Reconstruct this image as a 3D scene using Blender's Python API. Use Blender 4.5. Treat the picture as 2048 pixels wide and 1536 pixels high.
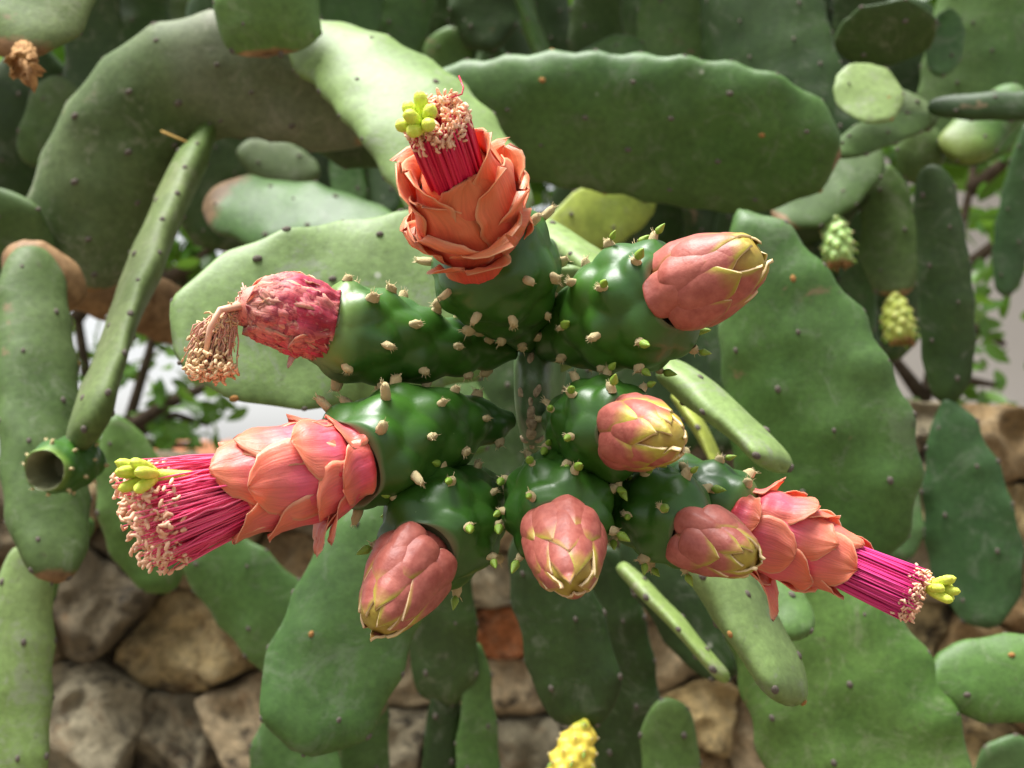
import bpy, math, random
import numpy as np
from mathutils import Vector, Matrix, noise
from mathutils.bvhtree import BVHTree

# ------------------------------------------------------------------ reset
for o in list(bpy.data.objects):
    bpy.data.objects.remove(o, do_unlink=True)
SC = bpy.context.scene
COL = SC.collection
R = math.radians

# ------------------------------------------------------------------ camera
FPX = 2813.0            # focal length in pixels of the 2048 px wide picture
CZ = 1.5                # camera height
PITCH = R(2.8)          # camera looks slightly up
cam = bpy.data.cameras.new('camera')
cam.sensor_width = 36.0
cam.lens = 36.0 * FPX / 2048.0
cam.clip_start = 0.01
cam.clip_end = 400.0
cam.dof.use_dof = True
cam.dof.focus_distance = 0.368
cam.dof.aperture_fstop = 20.0
camo = bpy.data.objects.new('camera', cam)
camo.location = (0, 0, CZ)
camo.rotation_euler = (R(90) + PITCH, 0, 0)
COL.objects.link(camo)
SC.camera = camo

# ------------------------------------------------------------------ sky, sun, exposure
SUN_EL, SUN_AZ = 76.0, 262.0        # azimuth clockwise from +Y: high on the left
w = bpy.data.worlds.new('World')
SC.world = w
w.use_nodes = True
nt = w.node_tree
nt.nodes.clear()
wo = nt.nodes.new('ShaderNodeOutputWorld')
bg = nt.nodes.new('ShaderNodeBackground')
sky = nt.nodes.new('ShaderNodeTexSky')
sky.sky_type = 'NISHITA'
sky.sun_disc = False
sky.sun_elevation = R(SUN_EL)
sky.sun_rotation = R(SUN_AZ)
sky.dust_density = 1.0
sky.air_density = 1.0
hs = nt.nodes.new('ShaderNodeHueSaturation')
hs.inputs['Saturation'].default_value = 0.12
nt.links.new(sky.outputs[0], hs.inputs['Color'])
nt.links.new(hs.outputs[0], bg.inputs['Color'])
bg.inputs['Strength'].default_value = 0.088
nt.links.new(bg.outputs[0], wo.inputs['Surface'])
sl = bpy.data.lights.new('sun', 'SUN')
sl.energy = 5.0
sl.angle = R(34)
sl.color = (1.0, 0.985, 0.965)
so = bpy.data.objects.new('sun', sl)
az, el = R(SUN_AZ), R(SUN_EL)
sd = Vector((math.sin(az) * math.cos(el), math.cos(az) * math.cos(el), math.sin(el)))
so.rotation_euler = (-sd).to_track_quat('-Z', 'Y').to_euler()
so.location = (0, -2, 6)
COL.objects.link(so)
SC.render.engine = 'CYCLES'
SC.view_settings.view_transform = 'Standard'
SC.view_settings.look = 'None'
SC.view_settings.gamma = 1.0
SC.view_settings.use_curve_mapping = False
SC.view_settings.exposure = 1.08

rng = random.Random(11)

def P(px, py, d):
    z = -(py - 768.0) / FPX * d
    return Vector(((px - 1024.0) / FPX * d, d * math.cos(PITCH) - z * math.sin(PITCH), CZ + d * math.sin(PITCH) + z * math.cos(PITCH)))

# ------------------------------------------------------------------ node helpers
def new_mat(name):
    m = bpy.data.materials.new(name)
    m.use_nodes = True
    t = m.node_tree
    t.nodes.clear()
    out = t.nodes.new('ShaderNodeOutputMaterial')
    b = t.nodes.new('ShaderNodeBsdfPrincipled')
    t.links.new(b.outputs[0], out.inputs['Surface'])
    return m, t, b

def nd(t, kind, **kw):
    n = t.nodes.new(kind)
    for k, v in kw.items():
        setattr(n, k, v)
    return n

def setin(t, n, key, val):
    s = n.inputs[key]
    if isinstance(val, bpy.types.NodeSocket):
        t.links.new(val, s)
    else:
        s.default_value = val

def coords(t):
    return t.nodes.new('ShaderNodeTexCoord').outputs['Object']

def seed_w(t, k=37.0):
    oi = t.nodes.new('ShaderNodeObjectInfo')
    m = nd(t, 'ShaderNodeMath', operation='MULTIPLY')
    t.links.new(oi.outputs['Random'], m.inputs[0])
    m.inputs[1].default_value = k
    return m.outputs[0]

def noise4(t, vec, scale, detail=4.0, rough=0.55, w=None, dist=0.0):
    n = nd(t, 'ShaderNodeTexNoise', noise_dimensions='4D')
    setin(t, n, 'Vector', vec)
    if w is not None:
        setin(t, n, 'W', w)
    n.inputs['Scale'].default_value = scale
    n.inputs['Detail'].default_value = detail
    n.inputs['Roughness'].default_value = rough
    n.inputs['Distortion'].default_value = dist
    return n.outputs['Fac']

def ramp(t, fac, stops, interp='LINEAR'):
    n = nd(t, 'ShaderNodeValToRGB')
    r = n.color_ramp
    r.interpolation = interp
    while len(r.elements) > len(stops):
        r.elements.remove(r.elements[-1])
    while len(r.elements) < len(stops):
        r.elements.new(0.5)
    for e, (p, c) in zip(r.elements, stops):
        e.position = p
        if not isinstance(c, (tuple, list)):
            c = (c, c, c)
        e.color = (c[0], c[1], c[2], 1.0)
    setin(t, n, 'Fac', fac)
    return n.outputs['Color']

def mix(t, fac, a, b, mode='MIX'):
    n = nd(t, 'ShaderNodeMix', data_type='RGBA', blend_type=mode)
    setin(t, n, 0, fac)
    for k, v in ((6, a), (7, b)):
        if isinstance(v, (tuple, list)):
            v = (v[0], v[1], v[2], 1.0)
        setin(t, n, k, v)
    return n.outputs[2]

def math_n(t, op, a, b=0.0, clamp=False):
    n = nd(t, 'ShaderNodeMath', operation=op, use_clamp=clamp)
    setin(t, n, 0, a)
    setin(t, n, 1, b)
    return n.outputs[0]

def attr(t, name):
    n = nd(t, 'ShaderNodeAttribute', attribute_name=name)
    s = t.nodes.new('ShaderNodeSeparateColor')
    t.links.new(n.outputs['Color'], s.inputs[0])
    return s.outputs[0], s.outputs[1], s.outputs[2]

def bump(t, b, height, strength, dist):
    n = t.nodes.new('ShaderNodeBump')
    n.inputs['Strength'].default_value = strength
    n.inputs['Distance'].default_value = dist
    setin(t, n, 'Height', height)
    t.links.new(n.outputs[0], b.inputs['Normal'])

# ------------------------------------------------------------------ materials
def pad_material(name, dark, light, gray, gray_amt, spec=0.35, rough=0.5, scuff=0.22):
    """waxy cactus pad: green mottling, greyish bloom, pale specks, corky base (attribute g)"""
    m, t, b = new_mat(name)
    v = coords(t)
    s = seed_w(t)
    n1 = noise4(t, v, 26, 5, 0.6, s)
    n2 = noise4(t, v, 9, 3, 0.5, s)
    c = mix(t, ramp(t, n1, [(0.34, 0), (0.66, 1)]), dark, light)
    c = mix(t, math_n(t, 'MULTIPLY', ramp(t, n2, [(0.42, 0), (0.66, 1)]), gray_amt * 0.9), c, gray)
    # fine streaks and grain
    n3 = noise4(t, v, 300, 4, 0.7, s)
    c = mix(t, 0.5, c, ramp(t, n3, [(0.3, 0.5), (0.7, 1.5)]), 'MULTIPLY')
    # white specks
    vo = nd(t, 'ShaderNodeTexVoronoi', voronoi_dimensions='4D')
    setin(t, vo, 'Vector', v); setin(t, vo, 'W', s)
    vo.inputs['Scale'].default_value = 62
    sp = ramp(t, vo.outputs['Distance'], [(0.07, 1), (0.12, 0)])
    gate = ramp(t, noise4(t, v, 33, 2, 0.5, s), [(0.52, 0), (0.58, 1)])
    c = mix(t, math_n(t, 'MULTIPLY', math_n(t, 'MULTIPLY', sp, gate), 0.7), c, (0.5, 0.5, 0.42))
    # grey scuffs
    n4 = noise4(t, v, 48, 7, 0.78, s, 1.2)
    c = mix(t, math_n(t, 'MULTIPLY', ramp(t, n4, [(0.53, 0), (0.62, 1)]), scuff), c, (0.25, 0.26, 0.21))
    n5 = noise4(t, v, 150, 4, 0.7, s, 0.5)
    c = mix(t, math_n(t, 'MULTIPLY', math_n(t, 'MULTIPLY', ramp(t, n5, [(0.62, 0), (0.7, 1)]), ramp(t, n4, [(0.45, 0), (0.55, 1)])), 0.6), c, (0.06, 0.05, 0.035))
    r_, g_, b_ = attr(t, 'pc')
    ck = noise4(t, v, 120, 4, 0.7, s)
    cork = ramp(t, ck, [(0.3, (0.1, 0.055, 0.025)), (0.7, (0.3, 0.19, 0.1))])
    cm = math_n(t, 'ADD', g_, math_n(t, 'MULTIPLY', math_n(t, 'SUBTRACT', ck, 0.5), 0.7))
    cm = math_n(t, 'MULTIPLY', ramp(t, cm, [(0.4, 0), (0.6, 1)]), ramp(t, g_, [(0.02, 0), (0.2, 1)]))
    c = mix(t, cm, c, cork)
    oi = t.nodes.new('ShaderNodeObjectInfo')
    c = mix(t, 1.0, c, ramp(t, oi.outputs['Random'], [(0.0, (0.75, 0.78, 0.75)), (0.5, (1.0, 1.0, 0.95)), (1.0, (1.28, 1.2, 1.05))]), 'MULTIPLY')
    n6 = noise4(t, v, 20, 6, 0.7, s, 0.8)
    c = mix(t, math_n(t, 'MULTIPLY', ramp(t, n6, [(0.65, 0), (0.69, 1)]), 0.85), c, (0.19, 0.13, 0.07))
    # yellowing at the tip (attribute b)
    c = mix(t, b_, c, (0.32, 0.3, 0.03))
    setin(t, b, 'Base Color', c)
    b.inputs['Roughness'].default_value = rough
    b.inputs['Specular IOR Level'].default_value = spec
    h = math_n(t, 'ADD', math_n(t, 'MULTIPLY', n1, 0.7), math_n(t, 'MULTIPLY', n3, 0.12))
    bump(t, b, h, 0.35, 0.004)
    return m

M = {}
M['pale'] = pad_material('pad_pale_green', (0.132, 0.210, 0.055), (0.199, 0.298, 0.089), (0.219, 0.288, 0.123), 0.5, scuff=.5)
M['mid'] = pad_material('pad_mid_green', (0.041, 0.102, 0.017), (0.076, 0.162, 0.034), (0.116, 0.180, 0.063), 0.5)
M['deep'] = pad_material('pad_deep_green_shaded', (0.016, 0.042, 0.007), (0.032, 0.070, 0.012), (0.047, 0.076, 0.025), 0.4)  # dark green, lowered further so the colour carries the shade of the gaps
M['limb'] = pad_material('old_limb', (0.052, 0.088, 0.03), (0.09, 0.132, 0.056), (0.17, 0.18, 0.14), 0.95, 0.25, 0.62, scuff=.4)
M['gray'] = pad_material('pad_grey_green', (0.043, 0.084, 0.017), (0.076, 0.129, 0.036), (0.136, 0.164, 0.083), 0.75, 0.25, 0.6)
M['cyan'] = pad_material('pad_blue_green', (0.029, 0.081, 0.021), (0.055, 0.125, 0.036), (0.102, 0.164, 0.077), 0.5)
M['young'] = pad_material('pad_young_green', (0.05, 0.11, 0.04), (0.1, 0.17, 0.07), (0.2, 0.24, 0.16), 0.6, 0.5, 0.38)
M['yellowish'] = pad_material('pad_yellow_green', (0.17, 0.24, 0.03), (0.3, 0.36, 0.06), (0.3, 0.32, 0.12), 0.3)

def simple(name, col_a, col_b, scale, rough=0.6, spec=0.4, sss=0.0, bmp=0.3, bd=0.001, detail=4, r0=0.3, r1=0.7, sssr=(1, .5, .3), sc=0.002):
    m, t, b = new_mat(name)
    v = coords(t)
    s = seed_w(t)
    n = noise4(t, v, scale, detail, 0.6, s)
    setin(t, b, 'Base Color', ramp(t, n, [(r0, col_a), (r1, col_b)]))
    b.inputs['Roughness'].default_value = rough
    b.inputs['Specular IOR Level'].default_value = spec
    if sss:
        b.inputs['Subsurface Weight'].default_value = sss
        b.inputs['Subsurface Radius'].default_value = sssr
        b.inputs['Subsurface Scale'].default_value = sc
    bump(t, b, n, bmp, bd)
    return m

M['areole_far'] = simple('areole_grey_brown', (0.06, 0.053, 0.045), (0.19, 0.165, 0.135), 900, 0.9, 0.1)
M['areole_rust'] = simple('areole_rust', (0.22, 0.1, 0.03), (0.45, 0.24, 0.09), 900, 0.9, 0.1)
M['wool'] = simple('areole_wool', (0.56, 0.42, 0.17), (0.92, 0.8, 0.5), 1600, 0.95, 0.1, bmp=0.8, bd=0.0006)
M['bristle'] = simple('bristle', (0.6, 0.45, 0.22), (0.8, 0.68, 0.42), 600, 0.6, 0.3)
M['leaf_scale'] = simple('leaf_scale', (0.13, 0.3, 0.03), (0.34, 0.46, 0.06), 160, 0.4, 0.5, 0.2)
M['leaf_orange'] = simple('leaf_orange', (0.75, 0.3, 0.03), (0.7, 0.42, 0.06), 160, 0.4, 0.5, 0.2)
M['scar'] = simple('corky_scar', (0.2, 0.15, 0.09), (0.56, 0.44, 0.29), 700, 0.95, 0.1, bmp=0.9, bd=0.001)
M['anther'] = simple('anther', (0.72, 0.36, 0.22), (0.88, 0.6, 0.42), 500, 0.6, 0.3, 0.2)
M['anther_dry'] = simple('anther_dry', (0.42, 0.25, 0.11), (0.8, 0.62, 0.38), 260, 0.8, 0.2)
M['stigma'] = simple('stigma', (0.5, 0.62, 0.05), (0.68, 0.76, 0.12), 900, 0.55, 0.35, 0.3, 0.5, 0.0006)
M['fruit_pale'] = simple('fruit_pale', (0.22, 0.4, 0.09), (0.42, 0.56, 0.2), 120, 0.45, 0.4, 0.15)
M['fruit_lime'] = simple('fruit_lime', (0.4, 0.48, 0.06), (0.56, 0.6, 0.14), 120, 0.45, 0.4, 0.15)
M['fruit_yellow'] = simple('fruit_yellow', (0.2, 0.33, 0.03), (0.78, 0.62, 0.08), 45, 0.45, 0.4, 0.15, r0=0.38, r1=0.5)
M['withered_brown'] = simple('withered_brown', (0.2, 0.09, 0.03), (0.55, 0.33, 0.14), 260, 0.8, 0.2)
M['cup_inner'] = simple('cup_inner', (0.16, 0.18, 0.09), (0.34, 0.34, 0.2), 300, 0.8, 0.2)
M['mortar'] = simple('mortar_dark', (0.04, 0.033, 0.025), (0.13, 0.108, 0.078), 40, 0.95, 0.1, bmp=0.8, bd=0.01)
M['plaster'] = simple('plaster', (0.56, 0.53, 0.49), (0.64, 0.61, 0.57), 3, 0.9, 0.1)
M['roof_tile'] = simple('roof_tile', (0.3, 0.11, 0.05), (0.45, 0.2, 0.1), 12, 0.85, 0.2)
M['concrete'] = simple('concrete', (0.25, 0.24, 0.22), (0.38, 0.36, 0.33), 10, 0.9, 0.1)
M['ground'] = simple('soil', (0.08, 0.06, 0.04), (0.17, 0.13, 0.09), 6, 0.95, 0.1, bmp=0.8, bd=0.02)
M['twig'] = simple('twig', (0.05, 0.035, 0.025), (0.12, 0.09, 0.06), 120, 0.9, 0.1)
M['grassy'] = simple('straw', (0.5, 0.3, 0.08), (0.6, 0.4, 0.14), 200, 0.8, 0.1)

def ovary_material():
    m, t, b = new_mat('ovary_green')
    v = coords(t); s = seed_w(t)
    n1 = noise4(t, v, 70, 4, 0.55, s)
    c = ramp(t, n1, [(0.3, (0.017, 0.072, 0.006)), (0.75, (0.046, 0.138, 0.013))])
    r_, g_, b_ = attr(t, 'pc')      # g = yellowing near the flower end
    c = mix(t, g_, c, (0.24, 0.36, 0.07))
    c = mix(t, math_n(t, 'MULTIPLY', b_, 0.9), c, (0.21, 0.21, 0.12))
    vo = nd(t, 'ShaderNodeTexVoronoi', voronoi_dimensions='4D')
    setin(t, vo, 'Vector', v); setin(t, vo, 'W', s)
    vo.inputs['Scale'].default_value = 420
    sp = ramp(t, vo.outputs['Distance'], [(0.06, 1), (0.11, 0)])
    gate = ramp(t, noise4(t, v, 120, 2, 0.5, s), [(0.5, 0), (0.6, 1)])
    c = mix(t, math_n(t, 'MULTIPLY', math_n(t, 'MULTIPLY', sp, gate), 0.55), c, (0.22, 0.34, 0.12))
    setin(t, b, 'Base Color', c)
    rr = noise4(t, v, 200, 3, 0.6, s)
    setin(t, b, 'Roughness', ramp(t, rr, [(0.3, 0.34), (0.7, 0.46)]))
    b.inputs['Specular IOR Level'].default_value = 0.5
    bump(t, b, noise4(t, v, 900, 2, 0.5, s), 0.06, 0.0006)
    return m
M['ovary'] = ovary_material()

def petal_material(name, base_col, mid_col, tip_col, edge_col, rough=0.42, vein=0.35, patch=None):
    """attribute pc: r = along the petal, g = across (0 middle .. 1 edge), b = random"""
    m, t, b = new_mat(name)
    v = coords(t); s = seed_w(t)
    u_, e_, k_ = attr(t, 'pc')
    wob = math_n(t, 'MULTIPLY', math_n(t, 'SUBTRACT', noise4(t, v, 130, 3, 0.6, s), 0.5), 0.5)
    uu = math_n(t, 'ADD', u_, wob, True)
    c = ramp(t, uu, [(0.05, base_col), (0.45, mid_col), (0.9, tip_col)])
    ed = math_n(t, 'ADD', e_, wob, True)
    c = mix(t, ramp(t, ed, [(0.35, 0), (0.95, 0.9)]), c, tip_col)
    c = mix(t, ramp(t, e_, [(0.9, 0), (0.99, 0.8)]), c, edge_col)
    if patch:
        pn = noise4(t, v, 210, 5, 0.7, s, 1.0)
        c = mix(t, math_n(t, 'MULTIPLY', ramp(t, pn, [(0.5, 0), (0.6, 1)]), 0.8), c, patch[0])
        c = mix(t, math_n(t, 'MULTIPLY', ramp(t, pn, [(0.34, 1), (0.42, 0)]), 0.5), c, patch[1])
    # lengthwise veins: noise stretched along the petal
    comb = t.nodes.new('ShaderNodeCombineXYZ')
    setin(t, comb, 0, math_n(t, 'MULTIPLY', u_, 1.2)); setin(t, comb, 1, math_n(t, 'MULTIPLY', e_, 9.0)); setin(t, comb, 2, s)
    vn = nd(t, 'ShaderNodeTexNoise')
    setin(t, vn, 'Vector', comb.outputs[0]); vn.inputs['Scale'].default_value = 2.0; vn.inputs['Detail'].default_value = 5
    c = mix(t, vein, c, ramp(t, vn.outputs['Fac'], [(0.3, 0.7), (0.7, 1.25)]), 'MULTIPLY')
    setin(t, b, 'Base Color', c)
    b.inputs['Roughness'].default_value = rough
    b.inputs['Specular IOR Level'].default_value = 0.4
    b.inputs['Subsurface Weight'].default_value = 0.3
    b.inputs['Subsurface Radius'].default_value = (1.0, 0.35, 0.25)
    b.inputs['Subsurface Scale'].default_value = 0.0025
    b.inputs['Sheen Weight'].default_value = 0.08
    bump(t, b, math_n(t, 'ADD', vn.outputs['Fac'], noise4(t, v, 500, 3, 0.6, s)), 0.25, 0.0008)
    tr = t.nodes.new('ShaderNodeBsdfTranslucent')
    setin(t, tr, 'Color', c)
    ms = t.nodes.new('ShaderNodeMixShader')
    ms.inputs[0].default_value = 0.15
    out = [n for n in t.nodes if n.type == 'OUTPUT_MATERIAL'][0]
    t.links.new(b.outputs[0], ms.inputs[1]); t.links.new(tr.outputs[0], ms.inputs[2])
    t.links.new(ms.outputs[0], out.inputs['Surface'])
    return m
M['petal_coral'] = petal_material('petal_coral', (0.86, 0.05, 0.055), (0.87, 0.115, 0.18), (0.85, 0.215, 0.115), (0.86, 0.42, 0.26))
M['petal_orange'] = petal_material('petal_orange', (0.72, 0.045, 0.035), (0.77, 0.11, 0.055), (0.76, 0.19, 0.075), (0.78, 0.36, 0.18))
M['petal_withered'] = petal_material('petal_withered', (0.34, 0.02, 0.04), (0.66, 0.05, 0.11), (0.66, 0.24, 0.18), (0.6, 0.36, 0.22), 0.6, 0.9, ((0.26, 0.012, 0.04), (0.78, 0.42, 0.36)))

def scale_material():
    m, t, b = new_mat('bud_scale')
    v = coords(t); s = seed_w(t)
    u_, e_, k_ = attr(t, 'pc')
    n1 = noise4(t, v, 150, 4, 0.6, s)
    wob = math_n(t, 'MULTIPLY', math_n(t, 'SUBTRACT', n1, 0.5), 0.4)
    red = ramp(t, noise4(t, v, 330, 4, 0.65, s), [(0.3, (0.27, 0.06, 0.045)), (0.7, (0.43, 0.13, 0.095))])
    olive = ramp(t, n1, [(0.3, (0.27, 0.21, 0.02)), (0.7, (0.43, 0.37, 0.05))])
    f = math_n(t, 'ADD', math_n(t, 'MULTIPLY', ramp(t, u_, [(0.42, 0), (0.9, 1)]), 0.8), math_n(t, 'MULTIPLY', ramp(t, e_, [(0.5, 0), (0.95, 1)]), 0.6))
    f = math_n(t, 'ADD', f, wob, True)
    f = math_n(t, 'ADD', f, math_n(t, 'MULTIPLY', math_n(t, 'SUBTRACT', k_, 0.55), 0.8), True)
    c = mix(t, ramp(t, f, [(0.28, 0), (0.85, 1)]), red, olive)
    c = mix(t, ramp(t, e_, [(0.955, 0), (0.99, 0.75)]), c, (0.75, 0.56, 0.34))
    setin(t, b, 'Base Color', c)
    b.inputs['Roughness'].default_value = 0.48
    b.inputs['Specular IOR Level'].default_value = 0.4
    bump(t, b, noise4(t, v, 520, 4, 0.6, s), 0.3, 0.0007)
    return m
M['bud_scale'] = scale_material()

def filament_material(name, a, bcol):
    m, t, b = new_mat(name)
    u_, e_, k_ = attr(t, 'pc')
    c = mix(t, k_, a, bcol)
    setin(t, b, 'Base Color', c)
    b.inputs['Roughness'].default_value = 0.35
    b.inputs['Specular IOR Level'].default_value = 0.4
    return m
M['fil_pink'] = filament_material('filament_pink', (0.72, 0.03, 0.13), (0.88, 0.14, 0.26))
M['fil_crimson'] = filament_material('filament_crimson', (0.5, 0.008, 0.045), (0.64, 0.016, 0.08))
M['fil_magenta'] = filament_material('filament_magenta', (0.6, 0.018, 0.16), (0.78, 0.07, 0.28))
M['fil_dry'] = filament_material('filament_dry', (0.5, 0.2, 0.16), (0.72, 0.45, 0.3))

def stone_material():
    m, t, b = new_mat('wall_stone')
    v = coords(t); s = seed_w(t, 90.0)
    oi = t.nodes.new('ShaderNodeObjectInfo')
    base = ramp(t, oi.outputs['Random'], [(0.0, (0.3, 0.26, 0.175)), (0.3, (0.4, 0.33, 0.21)), (0.5, (0.33, 0.28, 0.19)), (0.7, (0.42, 0.37, 0.26)), (0.88, (0.33, 0.24, 0.13)), (1.0, (0.42, 0.39, 0.29))])
    base = mix(t, 1.0, base, attr_color(t, 'tint'), 'MULTIPLY')
    n1 = noise4(t, v, 11, 8, 0.72, s, 1.6)
    n3 = noise4(t, v, 130, 6, 0.78, s)
    n2 = noise4(t, v, 42, 7, 0.75, s, 0.8)
    st = math_n(t, 'ADD', n1, math_n(t, 'MULTIPLY', math_n(t, 'SUBTRACT', n2, 0.5), 0.55))
    c = mix(t, ramp(t, st, [(0.38, 0.9), (0.47, 0)]), base, (0.07, 0.058, 0.042))
    c = mix(t, math_n(t, 'MULTIPLY', ramp(t, n2, [(0.5, 0), (0.62, 1)]), 0.55), c, mix(t, 0.5, base, (0.56, 0.48, 0.33)))
    n4 = noise4(t, v, 15, 6, 0.75, s, 1.0)
    c = mix(t, math_n(t, 'MULTIPLY', ramp(t, n4, [(0.55, 0), (0.64, 1)]), 0.55), c, (0.26, 0.13, 0.045))
    c = mix(t, 0.85, c, ramp(t, n3, [(0.32, 0.35), (0.68, 1.45)]), 'MULTIPLY')
    setin(t, b, 'Base Color', c)
    b.inputs['Roughness'].default_value = 0.9
    b.inputs['Specular IOR Level'].default_value = 0.2
    bump(t, b, math_n(t, 'ADD', math_n(t, 'ADD', n1, n2), math_n(t, 'MULTIPLY', n3, 0.5)), 1.0, 0.02)
    return m
def attr_color(t, name):
    n = nd(t, 'ShaderNodeAttribute', attribute_name=name)
    return n.outputs['Color']
M['stone'] = stone_material()

def leaf_material():
    m, t, b = new_mat('shrub_leaf')
    u_, e_, k_ = attr(t, 'pc')
    c = ramp(t, k_, [(0.0, (0.035, 0.1, 0.012)), (0.5, (0.07, 0.2, 0.02)), (1.0, (0.16, 0.34, 0.045))])
    c = mix(t, ramp(t, e_, [(0.0, 0.5), (0.2, 0)]), c, (0.2, 0.32, 0.1))
    setin(t, b, 'Base Color', c)
    b.inputs['Roughness'].default_value = 0.4
    tr = t.nodes.new('ShaderNodeBsdfTranslucent')
    setin(t, tr, 'Color', mix(t, 0.6, c, (0.3, 0.55, 0.05)))
    ms = t.nodes.new('ShaderNodeMixShader')
    ms.inputs[0].default_value = 0.35
    out = [n for n in t.nodes if n.type == 'OUTPUT_MATERIAL'][0]
    t.links.new(b.outputs[0], ms.inputs[1]); t.links.new(tr.outputs[0], ms.inputs[2])
    t.links.new(ms.outputs[0], out.inputs['Surface'])
    return m
M['leaf'] = leaf_material()

# ------------------------------------------------------------------ object helpers
def tag(o, label=None, cat=None, group=None, kind=None):
    if label: o['label'] = label
    if cat: o['category'] = cat
    if group: o['group'] = group
    if kind: o['kind'] = kind
    return o

def empty(name, loc, parent=None):
    o = bpy.data.objects.new(name, None)
    o.empty_display_size = 0.01
    COL.objects.link(o)
    if parent is not None:
        o.parent = parent
        o.location = Vector(loc) - world_loc(parent)
    else:
        o.location = loc
    return o

WL = {}
def world_loc(o):
    l = Vector(o.location)
    while o.parent is not None:
        o = o.parent
        l += Vector(o.location)
    return l

def make_mesh(name, verts, faces, pc=None, smooth=True):
    me = bpy.data.meshes.new(name)
    me.from_pydata([tuple(v) for v in verts], [], faces)
    if smooth:
        me.shade_smooth()
    if pc is not None:
        a = me.color_attributes.new('pc', 'FLOAT_COLOR', 'POINT')
        arr = np.ones((len(verts), 4), dtype=np.float32)
        arr[:, :3] = np.asarray(pc, dtype=np.float32)
        a.data.foreach_set('color', arr.ravel())
    me.update()
    return me

def mesh_obj(name, verts, faces, mat, parent=None, pc=None, smooth=True, origin=None):
    """verts in world coordinates; stored relative to origin (or the parent's place)"""
    base = Vector(origin) if origin is not None else (world_loc(parent) if parent is not None else Vector((0, 0, 0)))
    V = np.asarray([tuple(v) for v in verts]) - np.array(base)
    me = make_mesh(name, V, faces, pc, smooth)
    me.materials.append(mat)
    o = bpy.data.objects.new(name, me)
    COL.objects.link(o)
    if parent is not None:
        o.parent = parent
        o.location = base - world_loc(parent)
    else:
        o.location = base
    return o

def inst(name, me, mat4_world, parent):
    """an object that shares mesh data, placed by a world matrix under parent"""
    o = bpy.data.objects.new(name, me)
    COL.objects.link(o)
    m = mat4_world.copy()
    if parent is not None:
        o.parent = parent
        m.translation = m.translation - world_loc(parent)
    o.matrix_basis = m
    return o

def grid_faces(nr, nc, wrap=True, off=0, flip=False):
    f = []
    for i in range(nr - 1):
        for j in range(nc if wrap else nc - 1):
            a = off + i * nc + j
            b_ = off + i * nc + (j + 1) % nc
            c = off + (i + 1) * nc + (j + 1) % nc
            d = off + (i + 1) * nc + j
            f.append((a, d, c, b_) if flip else (a, b_, c, d))
    return f

def frame_from(z, x_hint):
    z = Vector(z).normalized()
    x = Vector(x_hint) - z * Vector(x_hint).dot(z)
    if x.length < 1e-6:
        x = z.orthogonal()
    x.normalize()
    y = z.cross(x)
    return x, y, z

def mat_from(x, y, z, loc, s=(1, 1, 1)):
    return Matrix(((x[0] * s[0], y[0] * s[1], z[0] * s[2], loc[0]),
                   (x[1] * s[0], y[1] * s[1], z[1] * s[2], loc[1]),
                   (x[2] * s[0], y[2] * s[1], z[2] * s[2], loc[2]),
                   (0, 0, 0, 1)))

def smoothstep(a, b, x):
    t = min(1.0, max(0.0, (x - a) / (b - a)))
    return t * t * (3 - 2 * t)

def interp(pts, x):
    for (x0, y0), (x1, y1) in zip(pts, pts[1:]):
        if x <= x1:
            k = (x - x0) / (x1 - x0) if x1 > x0 else 0
            k = k * k * (3 - 2 * k) * 0.5 + k * 0.5
            return y0 + (y1 - y0) * max(0, min(1, k))
    return pts[-1][1]

def tube(V, F, C, pts, radii, sides=5, col=(0, 0, 0), cap=True):
    """adds a tube along pts to the lists"""
    off = len(V)
    n = len(pts)
    prev = None
    for i, p in enumerate(pts):
        a = pts[max(0, i - 1)]; b = pts[min(n - 1, i + 1)]
        z = (b - a)
        if z.length < 1e-9: z = Vector((0, 0, 1))
        x, y, z = frame_from(z, prev if prev is not None else Vector((0.31, 0.9, 0.2)))
        prev = x
        for k in range(sides):
            an = 2 * math.pi * k / sides
            V.append(p + (x * math.cos(an) + y * math.sin(an)) * radii[i])
            C.append(col)
    F.extend(grid_faces(n, sides, True, off))
    if cap:
        F.append(tuple(off + k for k in reversed(range(sides))))
        F.append(tuple(off + (n - 1) * sides + k for k in range(sides)))

# ------------------------------------------------------------------ small shared meshes
def blob_mesh(name, nr, nc, fn, mat):
    """closed lathe-like blob; fn(t in 0..1, angle) -> Vector"""
    V, F = [], []
    V.append(fn(0, 0))
    for i in range(1, nr):
        for j in range(nc):
            V.append(fn(i / nr, 2 * math.pi * j / nc))
    V.append(fn(1, 0))
    for j in range(nc):
        F.append((0, 1 + (j + 1) % nc, 1 + j))
    F += grid_faces(nr - 1, nc, True, 1)
    last = len(V) - 1
    o = 1 + (nr - 2) * nc
    for j in range(nc):
        F.append((last, o + j, o + (j + 1) % nc))
    me = make_mesh(name, V, F, [(0, 0, 0)] * len(V))
    me.materials.append(mat)
    return me

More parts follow.
